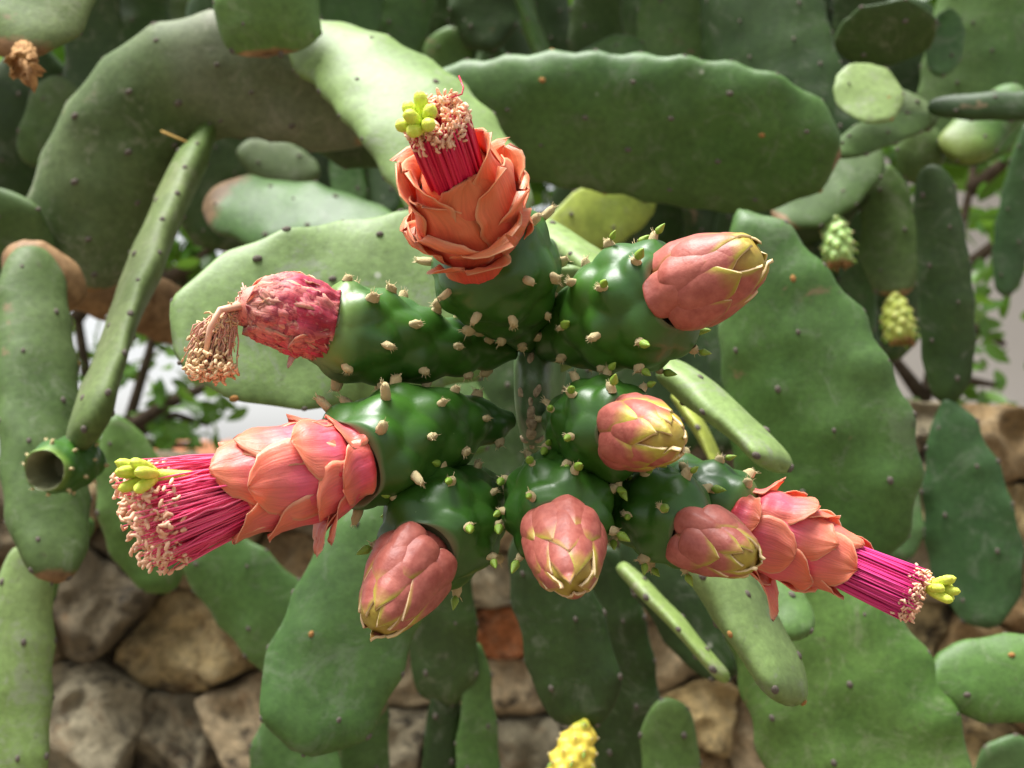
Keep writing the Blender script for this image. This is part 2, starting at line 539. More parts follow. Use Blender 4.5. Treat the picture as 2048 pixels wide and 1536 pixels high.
def wool_mesh(seed):
    """woolly areole of a fruit: an oval tuft with short bristles; z is outwards, x the long way, unit length"""
    r = random.Random(seed)
    V, F, C = [], [], []
    nr, nc = 6, 10
    tilt = r.uniform(-0.15, 0.3)
    for i in range(nr):
        t = i / (nr - 1)
        h = math.sin(t * math.pi / 2) * 0.62
        rad = 0.5 * math.cos(t * math.pi / 2) ** 0.6 if i < nr - 1 else 0.04
        for j in range(nc):
            a = 2 * math.pi * j / nc
            k = 1 + r.uniform(-0.13, 0.13)
            V.append(Vector((math.cos(a) * rad * k + tilt * t, math.sin(a) * rad * 0.62 * k, -0.12 + h + r.uniform(-0.05, 0.05))))
            C.append((0, 0, 0))
    F += grid_faces(nr, nc)
    F.append(tuple((nr - 1) * nc + k for k in range(nc)))
    nb = len(F)
    for k in range(10):
        a = r.uniform(0, 6.28)
        p = Vector((math.cos(a) * 0.2 + tilt, math.sin(a) * 0.14, 0.32))
        d = Vector((math.cos(a) * 0.55 + tilt, math.sin(a) * 0.5, r.uniform(0.5, 1.0))).normalized()
        L = r.uniform(0.25, 0.55)
        tube(V, F, C, [p, p + d * L], [0.035, 0.008], 3, (0, 0, 0))
    me = make_mesh('areole', V, F, C)
    me.materials.append(M['wool']); me.materials.append(M['bristle'])
    for p in me.polygons[nb:]:
        p.material_index = 1
    return me
WOOL = [wool_mesh(s) for s in range(6)]

def tubule_mesh(seed):
    """standing, tube-like areole"""
    r = random.Random(100 + seed)
    V, F, C = [], [], []
    pts = [Vector((0, 0, -0.15)), Vector((0.05, 0, 0.3)), Vector((0.16, 0.02, 0.75)), Vector((0.3, 0.03, 1.1))]
    tube(V, F, C, pts, [0.34, 0.33, 0.3, 0.2], 9)
    V = [v + Vector((r.uniform(-.05, .05), r.uniform(-.05, .05), r.uniform(-.05, .05))) for v in V]
    nb = len(F)
    for k in range(8):
        a = r.uniform(0, 6.28)
        p = Vector((0.3 + math.cos(a) * 0.12, math.sin(a) * 0.12, 1.0))
        d = Vector((0.3 + math.cos(a) * 0.4, math.sin(a) * 0.4, 1)).normalized()
        tube(V, F, C, [p, p + d * r.uniform(0.2, 0.5)], [0.03, 0.008], 3)
    me = make_mesh('areole', V, F, C)
    me.materials.append(M['wool']); me.materials.append(M['bristle'])
    for p in me.polygons[nb:]:
        p.material_index = 1
    return me
TUBULE = [tubule_mesh(s) for s in range(3)]

def leaf_cone(mat):
    """small fleshy conical leaf that points along z and hooks towards x"""
    def fn(t, a):
        r = 0.3 * math.sin(min(1, t * 2.2) * math.pi / 2) * (1 - max(0, t - 0.25) / 0.75) ** 0.75
        return Vector((math.cos(a) * r + 0.22 * t * t, math.sin(a) * r, t * 1.0))
    return blob_mesh('leaf', 8, 8, fn, mat)
CONE = leaf_cone(M['leaf_scale'])
CONE_OR = leaf_cone(M['leaf_orange'])

def far_areole():
    def fn(t, a):
        r = 0.5 * math.sin(t * math.pi) ** 0.7
        return Vector((math.cos(a) * r, math.sin(a) * r * 0.75, 0.36 * (t - 0.5) * 1.6))
    return fn
FAR_AREOLE = blob_mesh('areole', 5, 8, far_areole(), M['areole_far'])
FAR_AREOLE_RUST = blob_mesh('areole', 5, 8, far_areole(), M['areole_rust'])

# ------------------------------------------------------------------ pads
PROF = {
    'obo': ([(0, .30), (.1, .44), (.3, .8), (.55, 1), (1, 1)], .55),
    'ell': ([(0, .34), (.12, .66), (.3, .93), (.5, 1), (1, 1)], .5),
    'strap': ([(0, .55), (.15, .78), (.4, .95), (.65, 1), (1, .94)], .76),
    'tube': ([(0, .8), (.2, .97), (.5, 1), (1, .95)], .88),
    'lance': ([(0, .22), (.15, .5), (.4, .85), (.65, 1), (1, .95)], .68),
    'cone': ([(0, 1.0), (.3, .95), (.6, .72), (1, .3)], .92),
}

class Pad:
    def __init__(self, base, tip, wpx, ratio=0.2, roll=0.0, bend=0.0, bendn=0.0, prof='obo', seed=0, lump=1.0):
        self.B = P(*base); self.T = P(*tip)
        dm = (base[2] + tip[2]) / 2
        self.W = wpx * dm / FPX / 2
        self.H = self.W * ratio
        A = self.T - self.B
        self.L = A.length
        V = ((self.B + self.T) / 2 - Vector((0, 0, CZ))).normalized()
        A = A.normalized()
        S = A.cross(V)
        if S.length < 0.25:            # pad points at the viewer: take the upright as its width
            S = Vector((0, 0, 1)) - A * A.z
        S.normalize()
        N = S.cross(A)
        if N.dot(V) > 0: N = -N
        S0, N0 = S.copy(), N.copy()
        best = None
        for sg in (1, -1):
            rm = Matrix.Rotation(R(roll) * sg, 3, A)
            n2 = rm @ N
            sc = n2.z + 0.02 * n2.x
            if best is None or sc > best[0]:
                best = (sc, rm) if roll >= 0 else ((-sc), rm)
            elif roll < 0 and -sc > best[0]:
                best = (-sc, rm)
        self.S = best[1] @ S; self.N = best[1] @ N; self.A = A
        sideoff = S0 if S0.dot(P(1, 0, 1) - P(0, 0, 1)) >= 0 else -S0     # positive bend: towards the right of the picture (or up)
        if abs(S0.x) < 0.35 and S0.z < 0: sideoff = -S0 if sideoff.z < 0 else sideoff
        self.Mid = (self.B + self.T) / 2 + sideoff * (bend * dm / FPX * 2) + N0 * (bendn * dm / FPX * 2)
        self.pts, self.tc = PROF[prof]
        self.seed = Vector((seed * 3.17 + 1.3, seed * 1.71, seed * 0.37))
        self.lump = lump
        self.ar = []

    def centre(self, t):
        if getattr(self, 'path', None):
            P_ = self.path
            n = len(P_) - 1
            x = min(max(t, 0), .99999) * n
            i = int(x); f = x - i
            p0, p1, p2, p3 = P_[max(0, i - 1)], P_[i], P_[min(n, i + 1)], P_[min(n, i + 2)]
            return 0.5 * ((2 * p1) + (p2 - p0) * f + (2 * p0 - 5 * p1 + 4 * p2 - p3) * f * f + (3 * p1 - p0 - 3 * p2 + p3) * f ** 3)
        return self.B * (1 - t) ** 2 + self.Mid * (2 * t * (1 - t)) + self.T * t * t

    def half(self, t):
        w = interp(self.pts, t) * self.W
        if t > self.tc:
            q = (t - self.tc) / (1 - self.tc)
            w *= max(0.0, 1 - q ** 2.3) ** 0.5
        tb = min(.12, .35 * self.W / self.L * 2)
        if t < tb: w *= .25 + .75 * math.sqrt(max(0, 1 - (1 - t / tb) ** 2))
        d1 = (1 - t) * self.L
        e = 1.0
        k = 1.6 * self.H
        if d1 < k: e = math.sqrt(max(0, 1 - (1 - d1 / k) ** 2))
        d0 = t * self.L
        k0 = 0.8 * self.H
        if d0 < k0: e *= 0.55 + 0.45 * math.sqrt(max(0, 1 - (1 - d0 / k0) ** 2))
        h = min(self.H * (0.8 + 0.2 * math.sin(math.pi * min(1, t * 1.2 + 0.1))) * e, max(w, 1e-5))
        return w, h

    def raw(self, t, a):
        w, h = self.half(t)
        c, s = math.cos(a), math.sin(a)
        n = 2.0 / 2.05
        x = w * math.copysign(abs(c) ** n, c)
        y = h * math.copysign(abs(s) ** n, s)
        tg = self.centre(min(1, t + .01)) - self.centre(max(0, t - .01))
        St = self.N.cross(tg)
        if St.dot(self.S) < 0: St = -St
        St.normalize()
        p = self.centre(t) + St * x + self.N * y
        q = (p + self.seed) * 22
        dn = noise.noise(q * .8) * 0.24 * self.H * self.lump + noise.noise(q * 2.3) * 0.07 * self.H * self.lump
        ed = noise.noise((p + self.seed) * 13 + Vector((5, 1, 2))) * 0.11 * self.W * self.lump
        return p + self.N * (dn * math.copysign(1, s) * abs(s)) + St * (ed * c * abs(c))

    def normal(self, t, a):
        e = 1e-2
        t0, t1 = max(0, t - e), min(1, t + e)
        du = self.raw(t1, a) - self.raw(t0, a)
        dv = self.raw(t, a + e) - self.raw(t, a - e)
        n = du.cross(dv)
        out = self.raw(t, a) - self.centre(t)
        if n.length < 1e-12: return out.normalized()
        n.normalize()
        return n if n.dot(out) >= 0 else -n

    def plan_areoles(self, sp=0.028):
        """staggered rows on both faces and along both rims"""
        r = random.Random(int(self.seed.x * 1000))
        rows = max(2, int(self.L / (sp * 0.8)))
        for i in range(rows):
            t = (i + 0.7) / (rows + 0.35)
            if t > 0.97: continue
            w, h = self.half(t)
            n = max(1, int(2 * w / sp))
            for side in (1, -1):
                for k in range(n):
                    x = (k + 0.5 + (0.25 if i % 2 else -0.25)) / n * 2 - 1
                    if abs(x) > 0.86: continue
                    x += r.uniform(-.05, .05)
                    c = math.copysign(abs(x) ** (2.05 / 2), x)
                    a = math.acos(max(-1, min(1, c)))
                    self.ar.append((t + r.uniform(-.012, .012), a if side > 0 else -a, 0))
            for a in (0.0, math.pi):
                self.ar.append((min(.97, t + (0.4 / rows if a else 0)), a + r.uniform(-.25, .25), 1))
        self.ar.append((0.992, 0.4, 1))
        self.apos = [(self.raw(t, a), self.normal(t, a), rim, a) for t, a, rim in self.ar]

    def build(self, name, mat, parent, cork=0.0, yellow=0.0, nr=46, nc=48, areole='far', asize=0.0032, mound=0.0011, tipcork=0.0):
        self.plan_areoles()
        mound = mound * min(1.0, self.W / .024)
        V, C = [], []
        ap = np.array([tuple(p) for p, n, rim, a in self.apos])
        an = np.array([tuple(n) for p, n, rim, a in self.apos])
        ts = []
        for i in range(nr):
            q = i / (nr - 1)
            ts.append(q ** 1.15 * 0.6 + 0.4 * math.sin(q * math.pi / 2) ** 1.3 if q < 1 else 0.9995)
        for t in ts:
            for j in range(nc):
                p = self.raw(t, 2 * math.pi * j / nc)
                V.append(p)
                ck = 0.0
                if cork > 0: ck = max(0.0, 1 - t * self.L / cork)
                if tipcork > 0: ck = max(ck, 1 - (1 - t) * self.L / tipcork)
                C.append((t, ck, yellow * smoothstep(0.55, 1.0, t)))
        VA = np.array([tuple(v) for v in V])
        for p, n, ar_ in zip(ap, an, self.apos):
            d2 = ((VA - p) ** 2).sum(1)
            if ar_[2]:                      # rim: broad scallop
                wgt = np.exp(-d2 / (2 * 0.0075 ** 2)) * mound * 1.5
                VA += wgt[:, None] * n[None, :]
            wgt = np.exp(-d2 / (2 * (0.0055 if mound > .0012 else .0042) ** 2)) * mound
            VA += wgt[:, None] * n[None, :]
        F = grid_faces(nr, nc)
        VA = list(map(tuple, VA)) + [tuple(self.B), tuple(self.T)]
        C += [(0, 1 if cork > 0 else 0, 0), (1, 1 if tipcork > 0 else 0, yellow)]
        for j in range(nc):
            F.append((len(VA) - 2, (j + 1) % nc, j))
            F.append((len(VA) - 1, (nr - 1) * nc + j, (nr - 1) * nc + (j + 1) % nc))
        o = mesh_obj(name, VA, F, mat, parent, C)
        self.obj = o
        self.verts, self.faces = VA, F
        rr = random.Random(int(self.seed.x * 77))
        if areole == 'each' or areole == 'joined':
            LV, LF, LC = [], [], []
            src = FAR_AREOLE
            for p, n, rim, a in self.apos:
                facing = n.dot(p - Vector((0, 0, CZ))) < 0.12 * (p - Vector((0, 0, CZ))).length
                x, y, z = frame_from(n, self.A)
                s = asize * rr.uniform(0.75, 1.25)
                m4 = mat_from(x, y, z, p + n * mound * (2.2 if rim else 0.85), (s, s, s))
                rust = rr.random() < 0.14
                if areole == 'each' and facing:
                    inst('areole', FAR_AREOLE_RUST if rust else FAR_AREOLE, m4, o)
                else:
                    off = len(LV)
                    for v in src.vertices: LV.append(m4 @ v.co)
                    for pl in src.polygons: LF.append(tuple(off + k for k in pl.vertices))
            if LV:
                j = mesh_obj('areoles', LV, LF, M['areole_far'], o)
                tag(j, kind='stuff')
        return o

PADSEED = [0]
def pad(parent, mat, base, tip, wpx, ratio=.2, roll=0, bend=0, bendn=0, prof='obo', cork=0, yellow=0, areole=None, lump=1.0, name='pad', tipcork=0, mound=.0011, asize=.0032, nr=46, nc=48, path=None):
    PADSEED[0] += 1
    pd = Pad(base, tip, wpx, ratio, roll, bend, bendn, prof, PADSEED[0], lump)
    if path:
        pd.path = [P(*q) for q in path]
        pd.L = sum((a - b).length for a, b in zip(pd.path, pd.path[1:]))
        pd.B, pd.T = pd.path[0], pd.path[-1]
    dm = (base[2] + tip[2]) / 2
    if areole is None: areole = 'each' if dm < 0.58 else 'joined'
    pd.build(name, M[mat], parent, cork, yellow, areole=areole, tipcork=tipcork, mound=mound, asize=asize, nr=nr, nc=nc)
    return pd

def branch(label, base, group=None):
    e = empty('cactus_branch', P(*base))
    tag(e, label, 'cactus', group)
    return e

# ------------------------------------------------------------------ fruit pieces
def curve3(p0, p1, p2, t):
    return p0 * (1 - t) ** 2 + p1 * (2 * t * (1 - t)) + p2 * t * t

OV = [(0, .24), (.12, .35), (.3, .62), (.5, .88), (.68, 1.0), (.82, .98), (.92, .88), (1.0, .66)]

class Fruit:
    """ovary along B -> T (slightly curved), perianth T -> F"""
    def __init__(self, B, T, rpx, seed, bow=(0, 0), prof=None, hint=(0, -1, 0)):
        self.B, self.T = P(*B), P(*T)
        dm = (B[2] + T[2]) / 2
        self.Rm = rpx * T[2] / FPX
        mid = P((B[0] + T[0]) / 2 + bow[0], (B[1] + T[1]) / 2 + bow[1], dm)
        self.Mid = (mid * 2 - (self.B + self.T) / 2)
        self.seed = seed
        self.r = random.Random(seed)
        self.prof = prof or OV
        self.L = (self.T - self.B).length
        self.hint = Vector(hint)

    def axis(self, t):
        if t <= 1: return curve3(self.B, self.Mid, self.T, t)
        return self.T + (self.T - self.Mid).normalized() * (t - 1) * self.L

    def frame(self, t):
        d = (self.axis(min(t, 1) + 1e-3) - self.axis(min(t, 1) - 1e-3)) if t < 0.999 else (self.T - self.axis(0.99))
        return frame_from(d, self.hint)

    def build(self, parent, N=26, amp=0.1, mat='ovary', bowl=0.06, yellow=0.0, wool=0.0031, leaves=0.0, tubule_top=False, t0=0.08, sig=0.4, nu=88, nt=60, leaf_mesh=None, name='ovary', leaf_size=0.0047, bowlr=0.86):
        r = self.r
        ar = []
        off = r.uniform(0, 6.28)
        for k in range(N):
            t = t0 + (0.985 - t0) * ((k + 0.5) / N) ** 0.82
            a = off + k * 2.39996
            ar.append((t + r.uniform(-.015, .015), a + r.uniform(-.12, .12)))
        def base_pt(t, a):
            x, y, z = self.frame(t)
            rad = interp(self.prof, t) * self.Rm
            return self.axis(t) + (x * math.cos(a) + y * math.sin(a)) * rad, (x * math.cos(a) + y * math.sin(a))
        pos = [base_pt(t, a) for t, a in ar]
        ap = np.array([tuple(p) for p, n in pos])
        V, C, Nn = [], [], []
        for i in range(nt):
            t = i / (nt - 1)
            for j in range(nu):
                p, n = base_pt(t, 2 * math.pi * j / nu)
                V.append(tuple(p)); Nn.append(tuple(n))
                C.append((t, yellow * smoothstep(0.86, 1.0, t), 0))
        # rim and bowl at the flower end
        nb = 9
        xt, yt, zt = self.frame(1.0)
        rt = interp(self.prof, 1.0) * self.Rm
        for i in range(1, nb + 1):
            q = i / nb
            rad = rt * (1 - q * 0.97) if bowl < 0.2 else rt * (bowlr if q < 0.999 and q > .12 else (1 - q * .5 if q <= .12 else 0.02)) * (1 - 0.25 * q)
            dep0 = -bowl * self.L * smoothstep(0.0, 0.6, q) + 0.02 * self.L * math.sin(min(1, q * 5) * math.pi)
            for j in range(nu):
                a = 2 * math.pi * j / nu
                dep = dep0 + (0.05 * self.L * noise.noise(Vector((math.cos(a) * 3, math.sin(a) * 3, self.seed))) if bowl > .2 and q < .5 else 0)
                p = self.T + (xt * math.cos(a) + yt * math.sin(a)) * rad + zt * dep
                V.append(tuple(p)); Nn.append((0, 0, 0)); C.append((1, yellow, 1 if q > .1 else 0))
        VA, NA = np.array(V), np.array(Nn)
        disp = np.zeros(len(VA))
        sg = sig * self.Rm
        for p in ap:
            d2 = ((VA - p) ** 2).sum(1)
            disp = np.maximum(disp, np.exp(-(np.sqrt(d2) / (1.35 * sg)) ** 1.7))
        low = np.array([noise.noise(Vector(v) * 55 + Vector((self.seed, 0, 0))) for v in V])
        VA = VA + NA * ((disp - 0.55) * amp * self.Rm * 2.0 + low * 0.07 * self.Rm)[:, None]
        F = grid_faces(nt + nb, nu)
        F.append(tuple(range(nu))[::-1])
        o = mesh_obj(name, VA, F, M[mat], parent, C)
        self.bvh = BVHTree.FromPolygons([Vector(v) for v in VA], F)
        self.areoles = []
        for (t, a), (p, n) in zip(ar, pos):
            hit, hn, _, _ = self.bvh.find_nearest(p + n * amp * self.Rm)
            if hn is None: continue
            if hn.dot(n) < 0: hn = -hn
            x, y, z = frame_from((n * .7 + hn * .3), self.frame(t)[2])
            s = wool * r.uniform(0.85, 1.2)
            tub = tubule_top and t > 0.72
            me = r.choice(TUBULE) if tub else r.choice(WOOL)
            inst('areole', me, mat_from(x, y, z, hit, (s, s, s * (1.0 if tub else r.uniform(.8, 1.3)))), parent)
            self.areoles.append((hit, n, t))
            if leaves and (t > 0.42 and r.random() < leaves * (1.5 if t > .7 else .7)):
                ax = self.frame(t)[2]
                d = (n * r.uniform(.6, 1.0) + ax * r.uniform(0.5, 1.1)).normalized()
                lx, ly, lz = frame_from(d, ax)
                ls = leaf_size * r.uniform(.75, 1.15)
                inst('leaf', leaf_mesh or CONE, mat_from(lx, ly, lz, hit + ax * s * 0.45 + n * s * 0.25, (ls, ls, ls)), parent)
        return o

class Perianth:
    """petals laid on a bulb from T to F"""
    def __init__(self, T, F, prof, hint, bow=Vector((0, 0, 0)), seed=1):
        self.T, self.F = T, F
        self.prof = prof           # (s, radius in m)
        self.L = (F - T).length
        self.x, self.y, self.z = frame_from(F - T, hint)
        self.bow = bow
        self.r = random.Random(seed)

    def centre(self, a):           # a in metres along the axis
        s = a / self.L
        return self.T + self.z * a + self.bow * (4 * s * (1 - s))

    def rb(self, a):
        return interp(self.prof, a / self.L)

    def petal(self, parent, mat, th0, s0, length, width, delta=0.0, curl=0.0, cstart=0.5, wave=0.0, shape='petal', thick=0.00032, bulge=0.0, keel=0.0, cup=1.0, twist=0.0, nu=22, nv=15, tipd=0.0, name='petal', crumple=0.0, k=None, squeeze=0.0):
        r = self.r
        if k is None: k = r.random()
        n_ = nu
        if shape in ('petal', 'tepal'):
            length *= r.uniform(.88, 1.14); width *= r.uniform(.84, 1.08); twist += r.uniform(-.28, .28); tipd += r.uniform(-.05, .09); wave = wave * 1.5 + .008; curl += r.uniform(-.1, .15)
        L = length
        # profile in (a, rad)
        a, rad = s0 * self.L, self.rb(s0 * self.L) + delta
        prof = []
        ph = r.uniform(0, 6.28); ph2 = r.uniform(0, 6.28)
        ds = L / (n_ - 1)
        for i in range(n_):
            u = i / (n_ - 1)
            prof.append((a, rad))
            e = 0.02 * self.L
            sl = math.atan2(self.rb(a + e) - self.rb(a - e), 2 * e)
            ang = sl + curl * smoothstep(cstart, 1.0, u)
            a += math.cos(ang) * ds
            rad += math.sin(ang) * ds
            lim = self.rb(a) + delta * (1 - 0.6 * u)
            if rad < lim and a < self.L * 1.05: rad = lim
            rad = max(rad, 0.0006)
        def shp(u):
            if shape == 'tepal':
                if u < .25: return .3 + .6 * math.sqrt(max(0, 1 - (1 - u / .25) ** 2))
                return interp([(.25, .9), (.5, 1), (.7, .92), (.86, .64), (.95, .32), (1, .04)], u)
            if shape == 'petal':
                return interp([(0, .55), (.2, .8), (.45, 1), (.68, .94), (.85, .66), (.95, .3), (1, .03)], u)
            if shape == 'blunt':
                return interp([(0, .55), (.25, .9), (.55, 1), (.8, .9), (.93, .6), (1, .1)], u)
            # bud scale: rounded base lobe, pointed tip
            if u < .3: return 0.25 + 0.75 * math.sqrt(max(0, 1 - (1 - u / .3) ** 2))
            return max(0.02, 1 - ((u - .3) / .7) ** 1.7)
        outer, inner, C = [], [], []
        for i in range(n_):
            u = i / (n_ - 1)
            aa, rr = prof[i]
            wv = width * shp(u) * (1 + (0.09 * noise.noise(Vector((u * 6, k * 31, 1.0))) if not bulge else 0.04 * noise.noise(Vector((u * 4, k * 31, 1.0)))))
            ref = max(self.rb(min(max(aa, 0), self.L)) + delta, 0.35 * width, 0.001)
            ref = ref * (1 - squeeze * u) if squeeze else ref
            for j in range(nv):
                v = j / (nv - 1) * 2 - 1
                th = th0 + twist * u + v * wv / ref * cup
                rloc = rr
                dr = wave * L * abs(v) ** 1.5 * (math.sin(7 * u + ph + 2.2 * v) + 0.6 * math.sin(15 * u + ph2)) * smoothstep(0.15, 0.8, u)
                dr += tipd * L * (v * v) * smoothstep(.4, 1, u)
                if not bulge and delta > .0012 and u < .3:
                    dr -= (delta + .0012) * (1 - u / .3) ** 2
                if bulge:
                    base_round = math.sqrt(max(0.0, 1 - (1 - min(1, u / .22)) ** 2))
                    prof_b = base_round * (1 - u) ** 0.8 * (1 + .12 * noise.noise(Vector((u * 3, v * 2, k * 40))))
                    dr += bulge * ((1 - v * v) ** 0.62 * (1 - keel) + keel * (1 - abs(v))) * prof_b - 0.0003 * abs(v) ** 3 * (1 - u)
                dirv = self.x * math.cos(th) + self.y * math.sin(th)
                cpt = self.centre(aa)
                flat = (1 - cup)
                if flat > 0:
                    tv = -self.x * math.sin(th0) + self.y * math.cos(th0)
                    p = cpt + dirv * (rloc + dr) + tv * (v * wv * flat)
                else:
                    p = cpt + dirv * (rloc + dr)
                if not bulge and not crumple:
                    q = p * 260 + Vector((k * 50, 0, 0))
                    p = p + dirv * (noise.noise(q) * 0.00045 * smoothstep(.0, .3, u) + 0.0002 * math.sin(v * 13 + k * 9) * (1 - v * v)) + self.z * (noise.noise(q * 1.7) * .0007 * smoothstep(.6, 1, u))
                if crumple:
                    cr = noise.noise(Vector((u * 4, v * 3 + k * 7, k * 20))) + .8 * noise.noise(Vector((u * 5, v * 9, k * 13))) + .5 * noise.noise(Vector((u * 17, v * 12, k * 5)))
                    p = p + dirv * (cr * crumple)
                outer.append(p)
                inner.append(p - dirv * (thick if not bulge else (thick + 0.0)))
                C.append((u, abs(v), k))
        nO = len(outer)
        F = grid_faces(n_, nv, False, 0, True)
        F += grid_faces(n_, nv, False, nO, False)
        for i in range(n_ - 1):
            l0, l1 = i * nv, (i + 1) * nv
            F.append((l0, l0 + nO, l1 + nO, l1))
            r0, r1 = i * nv + nv - 1, (i + 1) * nv + nv - 1
            F.append((r0, r1, r1 + nO, r0 + nO))
        for j in range(nv - 1):
            F.append((j, j + 1, j + 1 + nO, j + nO))
            b0 = (n_ - 1) * nv + j
            F.append((b0, b0 + nO, b0 + 1 + nO, b0 + 1))
        return mesh_obj(name, outer + inner, F, M[mat], parent, C + C)

    def core(self, parent, mat, s0=-0.05, s1=0.95, shrink=0.93, name='floral_tube'):
        V, C = [], []
        nr, nc = 24, 28
        for i in range(nr):
            s = s0 + (s1 - s0) * i / (nr - 1)
            rad = max(0.0004, self.rb(max(0, s) * self.L) * shrink)
            if i == nr - 1: rad = 0.0003
            for j in range(nc):
                an = 2 * math.pi * j / nc
                V.append(self.centre(s * self.L) + (self.x * math.cos(an) + self.y * math.sin(an)) * rad)
                C.append((s, 0.2, 0.5))
        F = grid_faces(nr, nc)
        F.append(tuple(range(nc))[::-1]); F.append(tuple((nr - 1) * nc + k for k in range(nc)))
        return mesh_obj(name, V, F, M[mat], parent, C)

def spindle(V, F, C, p, d, L, rad, col, bend=0.0):
    x, y, z = frame_from(d, Vector((0.3, 0.5, 0.8)))
    pts = [p + z * (L * q) + x * (bend * L * math.sin(q * math.pi)) for q in (0, .15, .5, .85, 1)]
    tube(V, F, C, pts, [rad * .3, rad * .85, rad, rad * .8, rad * .2], 5, col)

def stamens(parent, c0, r0, ends, n, seed, mat, amat, rad=0.00026, spread=0.12, anth=(0.0019, 0.0004), ajit=0.9, bow=None, anther_per=1.0, ring=0.0, wig=0.0, lenj=0.05):
    """filaments from a disc (centre c0, radius r0, normal towards the ends) to a disc ends=(centre, radius)"""
    r = random.Random(seed)
    c1, r1 = ends
    ax = (c1 - c0)
    x, y, z = frame_from(ax, Vector((0, -1, 0)))
    V, F, C, AV, AF, AC = [], [], [], [], [], []
    for k in range(n):
        q = math.sqrt((k + .5) / n)
        if ring: q = ring + (1 - ring) * q
        th = k * 2.39996 + r.uniform(-.2, .2)
        e0 = x * math.cos(th) + y * math.sin(th)
        p0 = c0 + e0 * (r0 * q)
        th1 = th + r.gauss(0, spread)
        e1 = x * math.cos(th1) + y * math.sin(th1)
        q1 = q * r.uniform(1 - spread, 1 + spread)
        p1 = c1 + e1 * (r1 * q1) + z * (ax.length * max(-2.2 * lenj, min(1.2 * lenj, r.gauss(-0.5 * lenj, lenj))))
        mid = (p0 + p1) / 2 + (e0 * (r1 * 0.035 * r.uniform(-1, 1.2))) + (bow if bow else Vector((0, 0, 0)))
        col = (0, 0, r.random())
        pts = [curve3(p0, mid * 2 - (p0 + p1) / 2, p1, i / 7) for i in range(8)]
        if wig:
            pts = [pp + Vector((r.gauss(0, wig), r.gauss(0, wig), r.gauss(0, wig))) * (i / 7) for i, pp in enumerate(pts)]
        tube(V, F, C, pts, [rad] * 6 + [rad * .9, rad * .6], 5, col)
        if r.random() < anther_per:
            d = (pts[-1] - pts[-2]).normalized() + Vector((r.gauss(0, ajit), r.gauss(0, ajit), r.gauss(0, ajit)))
            d.normalize()
            L = anth[0] * r.uniform(.75, 1.25)
            spindle(AV, AF, AC, p1 - d * L * .3, d, L, anth[1] * r.uniform(.8, 1.25), (0, 0, r.random()), r.uniform(-.5, .5))
    a = mesh_obj('filaments', V, F, M[mat], parent, C); tag(a, kind='stuff')
    b_ = mesh_obj('anthers', AV, AF, M[amat], parent, AC); tag(b_, kind='stuff')

def stigma(parent, c, axis, n, L, rad, seed, splay=0.7, mat='stigma', style_from=None):
    r = random.Random(seed)
    x, y, z = frame_from(axis, Vector((0, -1, 0)))
    for k in range(n):
        if k == 0 and n > 5:
            th, sp = r.uniform(0, 6.28), 0.12
        else:
            th, sp = 2 * math.pi * k / (n - (1 if n > 5 else 0)) + r.uniform(-.25, .25), splay * r.uniform(.75, 1.2)
        e = x * math.cos(th) + y * math.sin(th)
        d = (z * math.cos(sp) + e * math.sin(sp)).normalized()
        l = L * r.uniform(.82, 1.15)
        p0 = c + e * rad * 0.6
        nn = 12
        V, F, C = [], [], []
        pts = [p0 + d * (l * i / (nn - 1)) + z * (l * 0.16 * (i / (nn - 1)) ** 2) for i in range(nn)]
        rr = []
        for i in range(nn):
            q = i / (nn - 1)
            rr.append(rad * (0.72 + 0.32 * math.sin(q * 2.6)) * (math.sqrt(max(0.02, 1 - ((q - .78) / .22) ** 2)) if q > .78 else 1))
        tube(V, F, C, pts, rr, 12)
        V = [v + Vector((noise.noise(v * 1500), noise.noise(v * 1500 + Vector((9, 0, 0))), noise.noise(v * 1500 + Vector((0, 9, 0))))) * rad * .16 for v in V]
        mesh_obj('stigma_lobe', V, F, M[mat], parent, C)
    if style_from is not None:
        V, F, C = [], [], []
        tube(V, F, C, [style_from, (style_from + c) / 2, c + z * rad], [rad * .7, rad * .75, rad * 1.1], 10)
        mesh_obj('style', V, F, M[mat], parent, C)

def bud_scales(parent, per, n, r0, seed, phase=0.0, bulge=0.0030, ktone=0.5, wfac=1.0):
    r = random.Random(seed)
    for k in range(n):
        q = k / (n - 1)
        th = phase + k * 2.39996 + r.uniform(-.2, .2)
        s0 = -0.1 + 0.58 * q ** 1.05 + r.uniform(-.05, .05)
        s1 = 0.42 + 0.64 * q ** 0.85 + r.uniform(-.06, .06)
        L = (s1 - s0) * per.L * 1.1
        w_ = r0 * (0.56 + 0.2 * math.sin(q * 3.1)) * (1 - 0.35 * q) * wfac * r.uniform(.82, 1.15)
        per.petal(parent, 'bud_scale', th, s0, L, w_, delta=0.0011 * (1 - q) + 0.0001, curl=-0.08 + r.uniform(-.05, .16), cstart=.3, shape='scale', bulge=bulge * (1 - 0.8 * q ** .8) * r.uniform(.75, 1.2), keel=0.45, thick=0.0009, nu=26, nv=21, name='bud_scale', twist=r.uniform(-.2, .2), k=min(1, max(0, ktone - .12 + .2 * q + r.uniform(-.28, .28))))
# ------------------------------------------------------------------ ground
V, F = [], []
NG = 24
for i in range(NG + 1):
    for j in range(NG + 1):
        x = (i / NG * 2 - 1); y = (j / NG * 2 - 1)
        X = math.copysign(abs(x) ** 2.2, x) * 150; Y = math.copysign(abs(y) ** 2.2, y) * 150
        V.append((X, Y, 0.02 * noise.noise(Vector((X * .5, Y * .5, 0)))))
F = grid_faces(NG + 1, NG + 1, False)
g = mesh_obj('ground', V, F, M['ground'])
tag(g, kind='structure')

